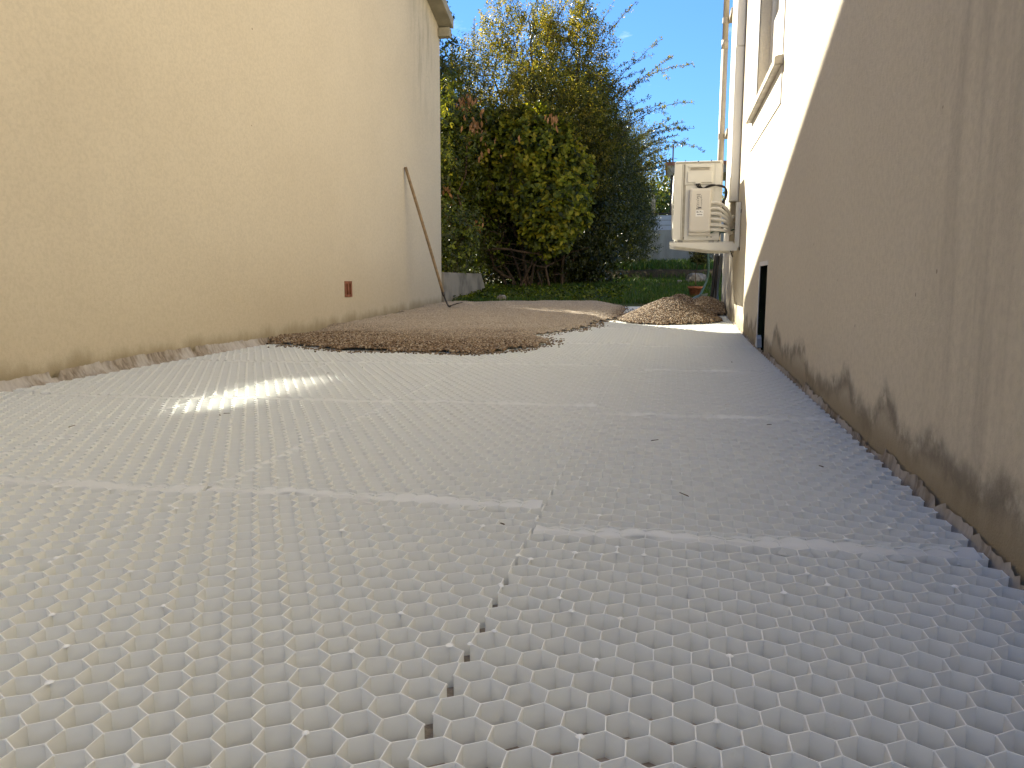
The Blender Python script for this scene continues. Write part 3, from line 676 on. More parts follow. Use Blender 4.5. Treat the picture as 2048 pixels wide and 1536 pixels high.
for j, y in enumerate(gy_):
    for i, x in enumerate(gx_):
        xx = x + .035 * nz2(x, y, 1.7); yy = y + .05 * nz2(y, x, 1.5)
        if inside(xx, yy):
            e = edist(xx, yy); h = .004 + .030 * min(1, e / .16) + .010 * nz2(x, y, .8) * min(1, e / .2) + .005 * nz2(x, y, 2.6)
            idx[i, j] = len(V); V.append((x, y, matz(x, y) + h))
for (i, j) in idx:
    q = [(i, j), (i+1, j), (i+1, j+1), (i, j+1)]
    if all(k in idx for k in q): F.append([idx[k] for k in q])
gs = empty('gravel_spread', (-1.6, 6.8, .06), 'brown gravel raked out over the white mats beside the left wall', 'gravel')
o = link('gravel_layer', npmesh('gravel_layer', V, F, smooth=True), M_bed, gs); o['kind'] = 'stuff'
md = o.modifiers.new('stones', 'NODES'); md.node_group = stones_gn('stones_spread', 9000, .0048, .0110, 1)
V = []; F = []; ico = bmesh.new(); bmesh.ops.create_icosphere(ico, subdivisions=1, radius=1); IV = [v.co.copy() for v in ico.verts]; ico.verts.index_update(); IF = [[v.index for v in f.verts] for f in ico.faces]; ico.free()
for i in range(900):
    k = random.randrange(1, len(POLY) - 2); (xa, ya), (xb, yb) = POLY[k], POLY[k+1]; t = random.random(); L_ = math.hypot(xb - xa, yb - ya) + 1e-6
    o_ = abs(random.gauss(0, .055)) - .02; x = xa + (xb - xa) * t - (yb - ya) / L_ * -o_; y = ya + (yb - ya) * t - (xb - xa) / L_ * o_
    s_ = random.uniform(.0035, .0075); b = len(V); q = Matrix.Rotation(random.random() * 6, 3, 'Z')
    for v in IV: w = q @ Vector((v.x * s_ * 1.25, v.y * s_, v.z * s_ * .75)); V.append((x + w.x, y + w.y, matz(x, y) + s_ * .3 + w.z))
    F += [[b + j for j in f] for f in IF]
o = link('loose_stones', npmesh('loose_stones', V, F), plain('loose_gravel', (.27, .20, .13), .8, .2, var=.4, scale=60), gs); o['kind'] = 'stuff'
def heap(name, label, cx, cy, rx, ry, hts, seed, group):
    r2 = random.Random(seed); V = []; F = []; idx = {}; s = .025
    for j, y in enumerate(np.arange(cy - ry * 1.2, cy + ry * 1.2, s)):
        for i, x in enumerate(np.arange(cx - rx * 1.25, min(cx + rx * 1.25, .525), s)):
            z = 0
            for (ox, oy, r, h) in hts:
                d = math.hypot((x - cx - ox) / rx, (y - cy - oy) / ry) / r; d *= 1 + .06 * nz2(x, y, .9)
                if d < 1: z = max(z, h * (1 - d) ** .95 * (1 - .25 * math.exp(-(d / .12) ** 2)) ) if d > .14 else max(z, h * .81 + .012)
            if z > 0: idx[i, j] = len(V); V.append((x, y, matz(x, y) + z + .004 * nz2(x, y, 3) + .002))
    for (i, j) in idx:
        q = [(i, j), (i+1, j), (i+1, j+1), (i, j+1)]
        if all(k in idx for k in q): F.append([idx[k] for k in q])
    t = empty(name, (cx, cy, matz(cx, cy)), label, 'gravel heap', group)
    o = link('stones', npmesh('stones', V, F, smooth=True), M_bed, t); o['kind'] = 'stuff'
    md = o.modifiers.new('stones', 'NODES'); md.node_group = stones_gn('stones_heap', 11000, .0046, .0100, seed)
heap('gravel_heap', 'front cone of brown gravel dumped on the mats, partly sunlit', -.005, 7.0, .46, .52, [(0, 0, 1, .215), (.13, .08, .6, .15)], 2, 'gravel heaps near the right wall')
heap('gravel_heap', 'lower twin-topped gravel heap in shade behind the sunlit one', .26, 7.85, .42, .5, [(-.16, .05, .8, .20), (.08, -.02, .85, .175)], 3, 'gravel heaps near the right wall')
# ------------------------------------------------------------ far boundary wall, panels, fence posts, canopy
yw = 22.0
zb, zt = atY(1300, 532, yw).z, atY(1300, 460, yw).z; zp = atY(1300, 430, yw).z
bm = bmesh.new(); box(bm, -9, 5, yw, yw + .2, zb - .6, zt - .02); box(bm, -9, 5, yw + .02, yw + .18, zt - .02, zt)
tag(obj('boundary_wall', bm, M_concw), 'weathered grey concrete wall across the far end of the garden', 'wall')
pf = empty('panel_fence', (-1, yw, zt), 'pale grey panel fence standing on the far concrete wall', 'fence')
xj = atY(1252, 445, yw).x - 2.0 * 3
for i in range(7):
    x0 = xj + 2.0 * i; bm = bmesh.new()
    for k in range(3): h = (zp - zt) / 3; box(bm, x0 + .06, x0 + 1.98, yw + .07, yw + .10, zt + .004 + h * k, zt + h * (k + 1) - .008)
    obj('fence_panel', bm, M_panel, pf); bm = bmesh.new(); box(bm, x0 - .02, x0 + .055, yw + .05, yw + .12, zt + .001, zp + .02); obj('post', bm, M_panel, pf)
bm = bmesh.new(); box(bm, -9, 5, yw + .06, yw + .12, zp + .021, zp + .06); obj('top_rail', bm, M_cable, pf)
cn = empty('shelter', (.5, 24, .9), 'small tiled shelter roof on dark posts behind the far wall', 'shelter')
Yc = 24.0; a = atY(1331, 330, Yc); b = atY(1475, 328, Yc); u = atY(1346, 350, Yc)
bm = bmesh.new(); box(bm, a.x, b.x, Yc - .6, Yc + 1.6, a.z - .09, a.z - .0); obj('tiled_edge', bm, M_tile, cn)
bm = bmesh.new(); prism(bm, [(a.x + .04, a.z - .091), (b.x, a.z - .091), (b.x, u.z - .02), (u.x, u.z - .02)], lambda p, q: (p, Yc - .55, q), lambda p, q: (p, Yc + 1.5, q)); obj('soffit', bm, M_conc, cn)
for px in (1343.5, 1452):
    v = atY(px, 400, Yc); bm = bmesh.new(); box(bm, v.x - .05, v.x + .05, Yc - .1, Yc, .8, u.z - .02); obj('post', bm, M_cable, cn)
v = atY(1346.5, 300, Yc); bm = bmesh.new(); tube(bm, [(v.x, Yc, a.z), (v.x, Yc, atY(1346, 288, Yc).z)], .025, 6); obj('mast', bm, M_post, cn)
fp = atY(1307, 392, 23.0); bm = bmesh.new(); box(bm, fp.x - .06, fp.x + .06, 22.95, 23.07, .8, fp.z + .05)
tag(obj('fence_post', bm, M_conc), 'lone grey concrete post behind the far panel fence, left of the shelter', 'post')
# ------------------------------------------------------------ vegetation
def leaves(P, D, N, Lg, Wd, C):
    """folded 6-point leaves as 2 quads each"""
    n = len(P); D = D / np.linalg.norm(D, axis=1, keepdims=True); N = N - D * (N * D).sum(1, keepdims=True); N /= np.linalg.norm(N, axis=1, keepdims=True) + 1e-9
    S_ = np.cross(D, N); Lg = Lg[:, None]; Wd = Wd[:, None]
    droop = N * Lg
    v0 = P; v1 = P + D * Lg * .35 + S_ * Wd * .5 + N * Wd * .16; v2 = P + D * Lg * .72 + S_ * Wd * .38 + N * Wd * .10 - droop * .04
    v3 = P + D * Lg - droop * .10; v4 = P + D * Lg * .72 - S_ * Wd * .38 + N * Wd * .10 - droop * .04; v5 = P + D * Lg * .35 - S_ * Wd * .5 + N * Wd * .16
    V = np.stack([v0, v1, v2, v3, v4, v5], 1).reshape(-1, 3); i = np.arange(n)[:, None] * 6
    F = np.stack([i + [0, 1, 2, 3], i + [0, 3, 4, 5]], 1).reshape(-1, 4)
    return V, F, np.repeat(C, 6, 0)
def unit(v): return v / (np.linalg.norm(v, axis=-1, keepdims=True) + 1e-9)
def sprigs(P, Ax, k, Ls, Lg, Wd, pal, spread=.9, flat=.35, jit=.25, face=0.0):
    """k leaves alternating along a twig of length Ls at each P in direction Ax"""
    n = len(P); Ax = unit(Ax); ref = unit(rng.normal(size=(n, 3))); S1 = unit(np.cross(Ax, ref)); S2 = np.cross(Ax, S1)
    out = []
    tone = rng.random(n)
    for j in range(k):
        a = j * 2.4 + rng.random(n) * .8; side = S1 * np.cos(a)[:, None] + S2 * np.sin(a)[:, None]
        base = P + Ax * (Ls * (j + .3) / k)
        D = unit(Ax * (1 - spread * .6) + side * spread + rng.normal(size=(n, 3)) * jit); N = unit(Ax * .6 + np.array([0, -face, flat + .4]) + rng.normal(size=(n, 3)) * .35)
        lg = Lg * rng.uniform(.65, 1.2, n); wd = Wd / Lg * lg * rng.uniform(.85, 1.15, n)
        t = np.clip(tone * .7 + rng.random(n) * .45 - .05, 0, .999); c = pal[(t * len(pal)).astype(int)] * rng.uniform(.8, 1.2, (n, 1))
        out.append((base, D, N, lg, wd, c))
    return [np.concatenate([o[i] for o in out]) for i in range(6)]
def leafobj(name, parts, mat, parent, kind='stuff'):
    A_ = [np.concatenate([p[i] for p in parts]) for i in range(6)]; V, F, C = leaves(*A_)
    me = npmesh(name, V, F, C); o = link(name, me, mat, parent)
    if kind: o['kind'] = kind
    return o
def shell(blobs, n, lo=.72, hi=1.03):
    """points near the surface of a union of ellipsoids + outward direction"""
    c = np.array([b[0] for b in blobs]); r = np.array([b[1] for b in blobs]); w = (r[:, 0] * r[:, 1] + r[:, 1] * r[:, 2] + r[:, 0] * r[:, 2]); w = w / w.sum()
    k = rng.choice(len(blobs), n, p=w); u = unit(rng.normal(size=(n, 3))); f = rng.uniform(lo, hi, n)[:, None]; P = c[k] + u * r[k] * f
    dmin = np.full(n, 9.0)
    for i in range(len(blobs)):
        q = np.linalg.norm((P - c[i]) / r[i], axis=1); q[k == i] = 9; dmin = np.minimum(dmin, q)
    keep = dmin > .68; O = unit(u / r[k])
    return P[keep], O[keep]
PAL_BIG = np.array([(.022, .032, .008), (.055, .075, .012), (.11, .135, .015), (.18, .205, .02), (.27, .275, .025), (.40, .35, .035)])
PAL_FINE = np.array([(.048, .052, .012), (.08, .085, .018), (.12, .12, .026), (.17, .16, .036), (.25, .215, .05), (.36, .28, .055)])
PAL_HEDGE = np.array([(.018, .022, .006), (.032, .038, .009), (.048, .056, .012), (.07, .078, .015), (.11, .11, .025)])
PAL_YEL = np.array([(.20, .20, .03), (.28, .24, .03), (.34, .26, .04)])
def pxb(px, py, Y, rx, ry, rz):   # blob centred where a pixel's sight line meets depth Y, radii in metres
    v = atY(px, py, Y); return ((v.x, Y, v.z), (rx, ry, rz))
# --- near large-leaved shrub
sh = empty('large_leaved_shrub', (-2.2, 12.2, .3), 'bushy shrub with large glossy yellow-green leaves and bare lower branches beside the low concrete wall', 'shrub')
bl = [pxb(1075, 300, 12.2, .62, .55, .6), pxb(1100, 415, 12.0, .52, .5, .5), pxb(960, 290, 12.3, .62, .6, .55), pxb(930, 400, 12.5, .45, .5, .45), pxb(1030, 285, 12.4, .7, .6, .5), pxb(1095, 475, 11.9, .36, .35, .24), pxb(905, 310, 12.1, .4, .6, .5), pxb(1125, 365, 12.4, .45, .45, .6), pxb(900, 470, 11.9, .22, .3, .3), pxb(900, 390, 11.7, .24, .35, .4), pxb(915, 300, 11.9, .4, .4, .4), pxb(1125, 425, 12.0, .38, .4, .42), pxb(1010, 380, 12.3, .5, .4, .4)]
P, O = shell(bl, 7000, .5, 1.06); parts = [sprigs(P, O + [0, -.25, .25] + rng.normal(size=P.shape) * .35, 5, .10, .084, .054, PAL_BIG, face=.9)]
P, O = shell(bl, 3200, .15, .75); parts.append(sprigs(P, O + rng.normal(size=P.shape) * .6, 4, .08, .07, .034, PAL_BIG[:3]))
leafobj('foliage', parts, M_leaf, sh)
# the biggest bright leaves, one object each
P, O = shell(bl[:2] + bl[5:6] + bl[3:4] + bl[4:5], 1500, .97, 1.1); k = (O[:, 1] < -.25); P, O = P[k][:260], O[k][:260]
lm = []
for q in range(6):
    cc = PAL_BIG[2 + q % 4] * 1.15 if q < 5 else PAL_YEL[1]
    V, F, C = leaves(np.zeros((1, 3)), np.array([[0, 0, 1.]]), np.array([[0, -1., 0.]]), np.array([.085 + .006 * (q % 3)]), np.array([.044 + .003 * (q % 2)]), cc[None]); me = npmesh('leaf', V, F, C); me.materials.append(M_leaf); lm.append(me)
for i in range(len(P)):
    o = bpy.data.objects.new('leaf', lm[i % 5 if i % 17 else 5]); col.objects.link(o); o.parent = sh
    d = Vector(O[i]) + Vector(rng.normal(size=3) * .45) + Vector((0, -.2, -.1)); o.matrix_local = Matrix.Translation(Vector(P[i]) - sh.location) @ d.to_track_quat('Z', 'Y').to_matrix().to_4x4()
# branches
def branch(bm, p0, p1, r0, r1, sag=0, wob=.05, n=7, sides=6):
    p0, p1 = Vector(p0), Vector(p1); pts = []
    for i in range(n + 1):
        t = i / n; pts.append(p0.lerp(p1, t) + Vector(rng.normal(size=3) * wob * math.sin(t * math.pi)) + Vector((0, 0, sag * math.sin(t * math.pi))))
    tube(bm, pts, [r0 + (r1 - r0) * i / n for i in range(n + 1)], sides); return pts
bm = bmesh.new(); root = Vector(atY(1060, 585, 12.4)); root.z -= .05
for (px, py, Y, r) in ((960, 480, 12.2, .03), (930, 430, 12.4, .028), (900, 330, 12.3, .024), (985, 330, 12.2, .03), (1040, 250, 12.4, .03), (1085, 330, 12.2, .026), (1120, 470, 11.8, .022), (1000, 180, 12.5, .02), (945, 250, 12.3, .02), (1150, 300, 12.4, .02)):
    e = atY(px, py, Y); pts = branch(bm, root + Vector(rng.normal(size=3) * .1 * np.array([1.6, 1, 0])), e, r, r * .35, 0, .07, 8)
    for s in range(5):
        m = pts[3 + s]; branch(bm, m, m + Vector((rng.normal() * .35, rng.normal() * .25 - .12, abs(rng.normal()) * .3 + .05)), r * .4, .004, 0, .04, 4, 4)
for a, b, r in (((955, 497, 11.9), (1075, 507, 11.8), .020), ((1075, 507, 11.8), (1092, 520, 11.8), .012), ((930, 455, 12), (955, 497, 11.9), .022), ((905, 440, 12), (945, 487, 12), .014), ((1075, 507, 11.8), (1110, 490, 11.8), .012), ((940, 440, 12), (1000, 470, 12), .012), ((975, 560, 12.1), (905, 590, 12), .006)):
    branch(bm, atY(*a), atY(*b), r, r * .7, 0, .02, 6)
for i in range(90):
    a = rng.uniform(885, 1110); b = rng.uniform(330, 560); Y = rng.uniform(11.8, 12.6); p = atY(a, b, Y); branch(bm, p, p + Vector((rng.normal() * .22, rng.normal() * .15, rng.normal() * .25 + .1)), .006, .003, 0, .03, 4, 4)
obj('branches', bm, M_bark, sh)
# dead hanging leaves
P = []; 
for (cx, cy, n_, sx, sy) in ((935, 205, 40, 20, 22), (945, 250, 30, 16, 25), (1108, 233, 14, 10, 9), (955, 440, 12, 14, 25), (893, 440, 30, 7, 60), (903, 485, 22, 8, 12), (980, 270, 14, 60, 40), (900, 350, 12, 10, 50)):
    for i in range(n_): v = atY(cx + rng.normal() * sx * .6, cy + rng.normal() * sy * .6, rng.uniform(10.95, 11.3)); P.append(v)
P = np.array(P); n_ = len(P); D = np.tile([0, 0, -1.], (n_, 1)) + rng.normal(size=(n_, 3)) * .35
V, F, C = leaves(P, D, rng.normal(size=(n_, 3)) + [0, -1, 0], rng.uniform(.07, .12, n_), rng.uniform(.028, .045, n_), np.tile([.2, .1, .05], (n_, 1)))
o = link('dead_leaves', npmesh('dead_leaves', V, F, C), M_dead, sh); o['kind'] = 'stuff'
# --- tall fine-leaved shrub with long arching shoots
tf = empty('arching_shrub', (-2.2, 13.6, .3), 'tall fine-leaved shrub with long arching shoots rising into the sky', 'shrub')
bl = [pxb(985, 150, 13.2, .8, .7, .62), pxb(1060, 95, 13.3, .6, .6, .55), pxb(1110, 170, 13.4, .75, .7, .8), pxb(920, 190, 13.0, .55, .6, .5), pxb(1160, 120, 13.6, .55, .5, .75), pxb(1190, 250, 13.6, .6, .6, .7), pxb(1010, 60, 13.3, .4, .4, .45), pxb(890, 230, 12.6, .5, .6, .7), pxb(1130, 40, 13.5, .35, .4, .5), pxb(960, 175, 12.0, .75, .45, .42), pxb(1080, 205, 12.1, .75, .45, .48), pxb(1175, 300, 12.9, .42, .5, .75), pxb(1150, 230, 12.3, .5, .45, .5)]
P, O = shell(bl, 8200, .55, 1.12); parts = [sprigs(P, O * .7 + [0, 0, .7] + rng.normal(size=P.shape) * .35, 7, .15, .052, .020, PAL_FINE)]
bm = bmesh.new(); rootB = Vector((-2.1, 13.6, .25))
shoots = []
def shoot(s, e, Ys, Ye, sag, r=.007, dens=26, size=.042, pal=PAL_FINE, side=True):
    a, b = Vector(atY(*s, Ys)), Vector(atY(*e, Ye)); L = (b - a).length; n = max(5, int(L / .10)); pts = []
    for i in range(n + 1):
        t = i / n; pts.append(a.lerp(b, t) + Vector((0, 0, sag * math.sin(t * math.pi))) + Vector(rng.normal(size=3) * .008))
    tube(bm, pts, [r * (1 - .8 * i / n) + .0012 for i in range(n + 1)], 4)
    k = int(L * dens); t = rng.random(k) ** .85; P_ = []; D_ = []
    for q in t:
        i = min(n - 1, int(q * n)); f = q * n - i; P_.append(pts[i].lerp(pts[i+1], f)); D_.append((pts[i+1] - pts[i]).normalized())
    if k: parts.append(sprigs(np.array(P_), np.array(D_) + rng.normal(size=(k, 3)) * .6, 3, .05, size, size * .42, pal))
    if side:
        for q in range(int(L * 4)):
            i = int(rng.uniform(.1, .9) * n); d = (pts[i+1] - pts[i]).normalized(); p = pts[i]; l = rng.uniform(.12, .4) * (1 - .6 * i / n)
            e_ = p + (d + Vector(rng.normal(size=3) * .5)).normalized() * l; tube(bm, [p, p.lerp(e_, .5) + Vector((0, 0, .01)), e_], [.003, .0025, .0015], 3)
            m = max(2, int(l * dens * .9)); tt = rng.random(m); parts.append(sprigs(np.array([p.lerp(e_, x) for x in tt]), np.tile(np.array(e_ - p), (m, 1)) + rng.normal(size=(m, 3)) * .1, 3, .045, size * .95, size * .4, pal))
for s, e, sag in (((1010, 150), (1062, 2), .05), ((990, 140), (1010, 45), .03), ((950, 170), (948, 38), .02), ((905, 200), (903, 70), .02), ((920, 190), (930, 110), .02), ((985, 160), (1035, -40), .05), ((1060, 110), (1080, -60), .03), ((1090, 120), (1128, 8), .04), ((1100, 150), (1130, -50), .04), ((1120, 130), (1165, 3), .04), ((1130, 150), (1190, -40), .05), ((1150, 160), (1240, -20), .05), ((1160, 150), (1275, 3), .10), ((1150, 180), (1235, 80), .08), ((1120, 200), (1215, 50), .08), ((960, 180), (985, 90), .03), ((890, 240), (888, 130), .02), ((1090, 90), (1108, 20), .02), ((1170, 200), (1262, 120), .08), ((1040, 130), (1000, -30), .03)):
    shoot(s, e, 13.2, 12.9 + rng.uniform(-.2, .5), sag, dens=30)
for s, e, sag in (((1150, 260), (1325, 76), .10), ((1180, 270), (1343, 112), .10), ((1170, 250), (1385, 127), .22), ((1190, 290), (1300, 192), .10), ((1200, 300), (1330, 205), .10), ((1210, 300), (1383, 204), .20), ((1180, 240), (1300, 160), .12), ((1160, 220), (1290, 140), .10)):
    shoot(s, e, 13.5, 13.2 + rng.uniform(-.3, .6), sag, dens=34, pal=PAL_FINE[:5], size=.046)
leafobj('foliage', parts, M_leaf, tf)
for (px, py, Y, r) in ((985, 150, 13.2, .04), (1060, 90, 13.3, .045), (1120, 150, 13.4, .04), (1190, 240, 13.6, .04), (920, 190, 13, .035), (1160, 100, 13.6, .035)):
    e = atY(px, py, Y); pts = branch(bm, rootB + Vector((rng.normal() * .15, rng.normal() * .1, 0)), e, r, r * .3, 0, .08, 8)
    for m in pts[3:]: branch(bm, m, m + Vector((rng.normal() * .4, rng.normal() * .3, abs(rng.normal()) * .4 + .1)), r * .3, .004, 0, .04, 4, 4)
obj('branches', bm, M_bark, tf)
# --- dark ivy-like climber tips among the shoots
dk = empty('dark_leaved_shrub', (-1.6, 14.2, .3), 'darker green bush showing between the arching shoots', 'shrub')
bl = [pxb(1085, 70, 14.2, .18, .3, .5), pxb(1165, 60, 14.3, .2, .3, .5), pxb(1180, 190, 14.4, .5, .5, .6), pxb(1110, 170, 14.3, .6, .4, .6)]
P, O = shell(bl, 1700, .4, 1.05); leafobj('foliage', [sprigs(P, O + [0, 0, .4] + rng.normal(size=P.shape) * .3, 6, .13, .06, .026, PAL_HEDGE)], M_hedgeleaf, dk)
bm = bmesh.new()
for px, py in ((1085, 40), (1180, 10), (1200, 150), (1110, 120)): branch(bm, (-1.6, 14.2, .25), atY(px, py, 14.3), .035, .006, 0, .08, 8)
obj('branches', bm, M_bark, dk)
# --- long dark hedge running to the far wall
P, O = shell([((-3.1, 13.2, 1.9), (.9, .35, 1.2)), ((-2.6, 13.6, .9), (1.3, .5, .8)), ((-2.2, 13.8, 1.6), (1.5, .5, .7)), ((-1.7, 13.9, .8), (.9, .5, .6))], 6500, .2, 1.0)
leafobj('lower_foliage', [sprigs(P, O + rng.normal(size=P.shape) * .5, 5, .13, .08, .04, PAL_HEDGE[:3])], M_hedgeleaf, dk)
hd = empty('hedge', (-2.2, 17, .4), 'long dark green hedge receding along the left side of the garden', 'hedge')
bl = []
for Y, top in zip(np.arange(13.2, 21.4, .75), np.linspace(3.9, 3.35, 11)):
    for z in np.arange(.95 + (Y - 13) * .05, top, .62):
        xr = -1.02 + .055 * (Y - 13) + .22 * math.sin((z - .6) / 2.9 * math.pi) - (.35 if z < 1.2 else 0) - (.25 if z > top - .6 else 0)
        w = 1.0; bl.append(((xr - w + rng.normal() * .06, Y + rng.normal() * .1, z + rng.normal() * .06), (w, .62, .50)))
P, O = shell(bl, 36000, .8, 1.05); k = (O[:, 0] > -.35); P, O = P[k], O[k]
parts = [sprigs(P, O + [.1, -.1, .35] + rng.normal(size=P.shape) * .35, 5, .12, .052, .021, PAL_HEDGE)]
P, O = shell(bl, 5000, .3, .8); parts.append(sprigs(P, O + rng.normal(size=P.shape), 4, .15, .09, .05, PAL_HEDGE[:3]))
bm = bmesh.new()
for s, e, sag in (((1230, 300), (1370, 245), .1), ((1240, 300), (1387, 257), .15), ((1260, 310), (1408, 300), .22), ((1250, 310), (1340, 235), .1), ((1260, 320), (1355, 270), .1), ((1270, 330), (1365, 290), .1), ((1200, 270), (1300, 215), .1), ((1280, 340), (1345, 320), .06), ((1270, 310), (1330, 260), .08), ((1280, 350), (1335, 330), .05)):
    shoot(s, e, 17.5, 17.0 + rng.uniform(-.5, 1), sag, r=.008, dens=32, size=.055, pal=PAL_FINE[:4])
bl2 = [pxb(1240, 300, 17.5, .7, .8, .5), pxb(1280, 320, 18.5, .5, .8, .5), pxb(1200, 270, 16.5, .8, .8, .5)]
P, O = shell(bl2, 2600, .4, 1.15); parts.append(sprigs(P, O + [0, 0, .6] + rng.normal(size=P.shape) * .4, 6, .2, .05, .02, PAL_FINE[:4]))
for Y in np.arange(13.3, 21, .6): branch(bm, (-1.9 + rng.normal() * .15, Y, gardz(0, Y) - .1), (-1.8 + rng.normal() * .3, Y, 2.6), .03, .012, 0, .06, 6)
leafobj('foliage', parts, M_hedgeleaf, hd); obj('stems', bm, M_bark, hd)
# --- hedge behind the left house corner (shades the far mats)
hb = empty('hedge', (-4.2, 11.4, .2), 'dark hedge tucked behind the corner of the left house and over the low wall', 'hedge')
bl = [((-3.5, 11.0, .9), (.62, .6, .7)), ((-3.6, 11.2, 1.9), (.8, .7, .8)), ((-3.5, 11.3, 2.8), (.8, .75, .75)), ((-4.6, 11.2, 1.2), (.9, .8, .9)), ((-4.2, 12.3, 4.0), (.75, .6, 1.0)), ((-4.35, 12.5, 4.9), (.7, .55, .9)), ((-5.2, 13.2, 5.4), (.8, .6, .9)), ((-4.6, 13.4, 5.1), (.5, .6, .9)), ((-4.95, 13.1, 5.7), (.6, .6, .8)), ((-5.3, 12.6, 4.3), (1.0, .6, 1.0)), ((-3.6, 12.0, 2.9), (.45, .6, .6)), ((-4.7, 11.3, 2.4), (.9, .8, .9)), ((-5.8, 11.4, 1.3), (1, .8, 1)), ((-5.8, 11.4, 2.6), (1, .8, .9)), ((-3.2, 12.2, 1.2), (.6, .9, .8)), ((-3.3, 12.6, 2.2), (.6, .9, .8)), ((-2.9, 10.5, 1.0), (.26, .6, .5)), ((-3.1, 13.4, 1.6), (.6, .9, 1.1))]
P, O = shell(bl, 15000, .4, 1.06); parts = [sprigs(P, O + [0, 0, .3] + rng.normal(size=P.shape) * .35, 5, .12, .070, .036, np.concatenate([PAL_HEDGE[1:4], PAL_BIG[1:4]]), face=.4)]
P, O = shell([pxb(889, 235, 9.6, .07, .2, .09), pxb(890, 300, 10.0, .07, .2, .35), pxb(893, 190, 10, .08, .2, .2)], 160, .3, 1.1); parts.append(sprigs(P, O + [0, 0, .4], 4, .06, .05, .022, PAL_BIG))
leafobj('foliage', parts, M_hedgeleaf, hb)
bm = bmesh.new()
for x in (-3.5, -4.6, -5.8, -3.1): branch(bm, (x, 11.3, .1), (x + .1, 11.4, 2.4), .035, .01, 0, .06, 6)
obj('stems', bm, M_bark, hb)
# --- trees beyond the far wall
PAL_TREE = np.array([(.03, .05, .015), (.05, .075, .02), (.08, .10, .025), (.12, .13, .03)])
def tree(px, Y, top, w, label, pal, n, lsize=.16):
    b = atY(px, 450, Y); b.z = gardz(0, Y) - .1; t = empty('tree', b, label, 'tree', 'trees beyond the far wall')
    zt_ = atY(px, top, Y).z; h = zt_ - b.z; bl = [((b.x + rng.normal() * w * .4, Y + rng.normal() * w * .3, b.z + h * f), (w * rng.uniform(.35, .55), w * .45, h * .2)) for f in (.3, .42, .52, .62, .7, .78, .84, .5, .65, .75)]
    P, O = shell(bl, n, .4, 1.08); leafobj('crown', [sprigs(P, O + [0, 0, .3] + rng.normal(size=P.shape) * .3, 4, .4, lsize, lsize * .5, pal)], M_hedgeleaf, t)
    bm = bmesh.new(); tip = (b.x, Y, b.z + h * .7); pts = branch(bm, b, tip, w * .06, w * .02, 0, .08, 7)
    for i in range(7): m = pts[2 + i % 5]; branch(bm, m, m + Vector((rng.normal() * w * .3, rng.normal() * w * .3, h * .15)), w * .02, .01, 0, .05, 4, 4)
    obj('trunk', bm, M_bark, t)
tree(1310, 32, 345, 2.2, 'grey-green feathery tree beyond the far fence, right of the hedge', PAL_FINE[:4] * .8, 1500)
tree(1335, 30, 372, 1.6, 'bright yellow-green bush top beyond the far fence by the shelter post', PAL_TREE * 1.3, 1300)
tree(1270, 34, 360, 3.0, 'dark tree beyond the far fence behind the hedge end', PAL_HEDGE, 1500)
tree(1390, 40, 372, 3.4, 'low dark tree beyond the shelter, hidden behind the air conditioner', PAL_HEDGE * 1.3, 1500)
tree(1470, 45, 390, 5.0, 'broad dark tree beyond the far corner of the right house', PAL_HEDGE * 1.3, 1500)
tree(1220, 45, 380, 5.0, 'broad dark tree hidden beyond the hedge', PAL_HEDGE * 1.3, 1200)
# --- grass
def gz_np(x, y): return np.array([groundz(a, b) for a, b in zip(x, y)])
n = 52000; gx1 = rng.uniform(-3.2, 1.2, n); gy1 = 9.22 + (16.1 - 9.22) * rng.random(n) ** 1.25; k = ~((gx1 < -2.66) & (gy1 < 11.4)); gx1, gy1 = gx1[k], gy1[k]
n2 = 14000; gx2 = rng.uniform(-3, 2.0, n2); gy2 = rng.uniform(16.5, 21.9, n2)
gxx, gyy = np.concatenate([gx1, gx2]), np.concatenate([gy1, gy2]); n = len(gxx)
# patchiness: fewer and drier blades in bare spots
pat = np.sin(gxx * 2.1 + gyy * 1.3) + np.sin(gxx * 4.7 - gyy * 2.9) + rng.normal(size=n) * .8; k = (pat > -1.0) | (gyy > 16); gxx, gyy, pat = gxx[k], gyy[k], pat[k]; n = len(gxx)
P = np.stack([gxx, gyy, gz_np(gxx, gyy) - .004], 1); ht = rng.uniform(.025, .075, n) * np.where(gyy > 16, 2.6, 1); wd = rng.uniform(.005, .010, n) * np.where(gyy > 16, 1.8, 1)
lean = rng.normal(size=(n, 3)) * np.array([.35, .35, 0]); tip = P + (lean + [0, 0, 1]) * ht[:, None]; sd = unit(np.cross(lean + [.01, 0, 0], [0, 0, 1.])) * wd[:, None]; mid = P + (lean * .35 + [0, 0, .55]) * ht[:, None]
V = np.stack([P - sd * .5, P + sd * .5, mid + sd * .4, tip, mid - sd * .4], 1).reshape(-1, 3); i = np.arange(n)[:, None] * 5
F = np.stack([i + [0, 1, 2, 4]], 1).reshape(-1, 4); F2 = (i + [4, 2, 3, 3])
gp = np.array([(.03, .075, .010), (.05, .11, .014), (.07, .14, .018), (.11, .13, .03)]); C = gp[rng.integers(0, 4, n)] * rng.uniform(.7, 1.2, (n, 1))
Ft = np.concatenate([np.concatenate([i + [0, 1, 2], i + [0, 2, 4], i + [4, 2, 3]])])
tag(link('grass', npmesh('grass', V, Ft, np.repeat(C, 5, 0)), M_grass), 'short dark green lawn grass beyond the gravel and on the bank', 'grass', kind='stuff')
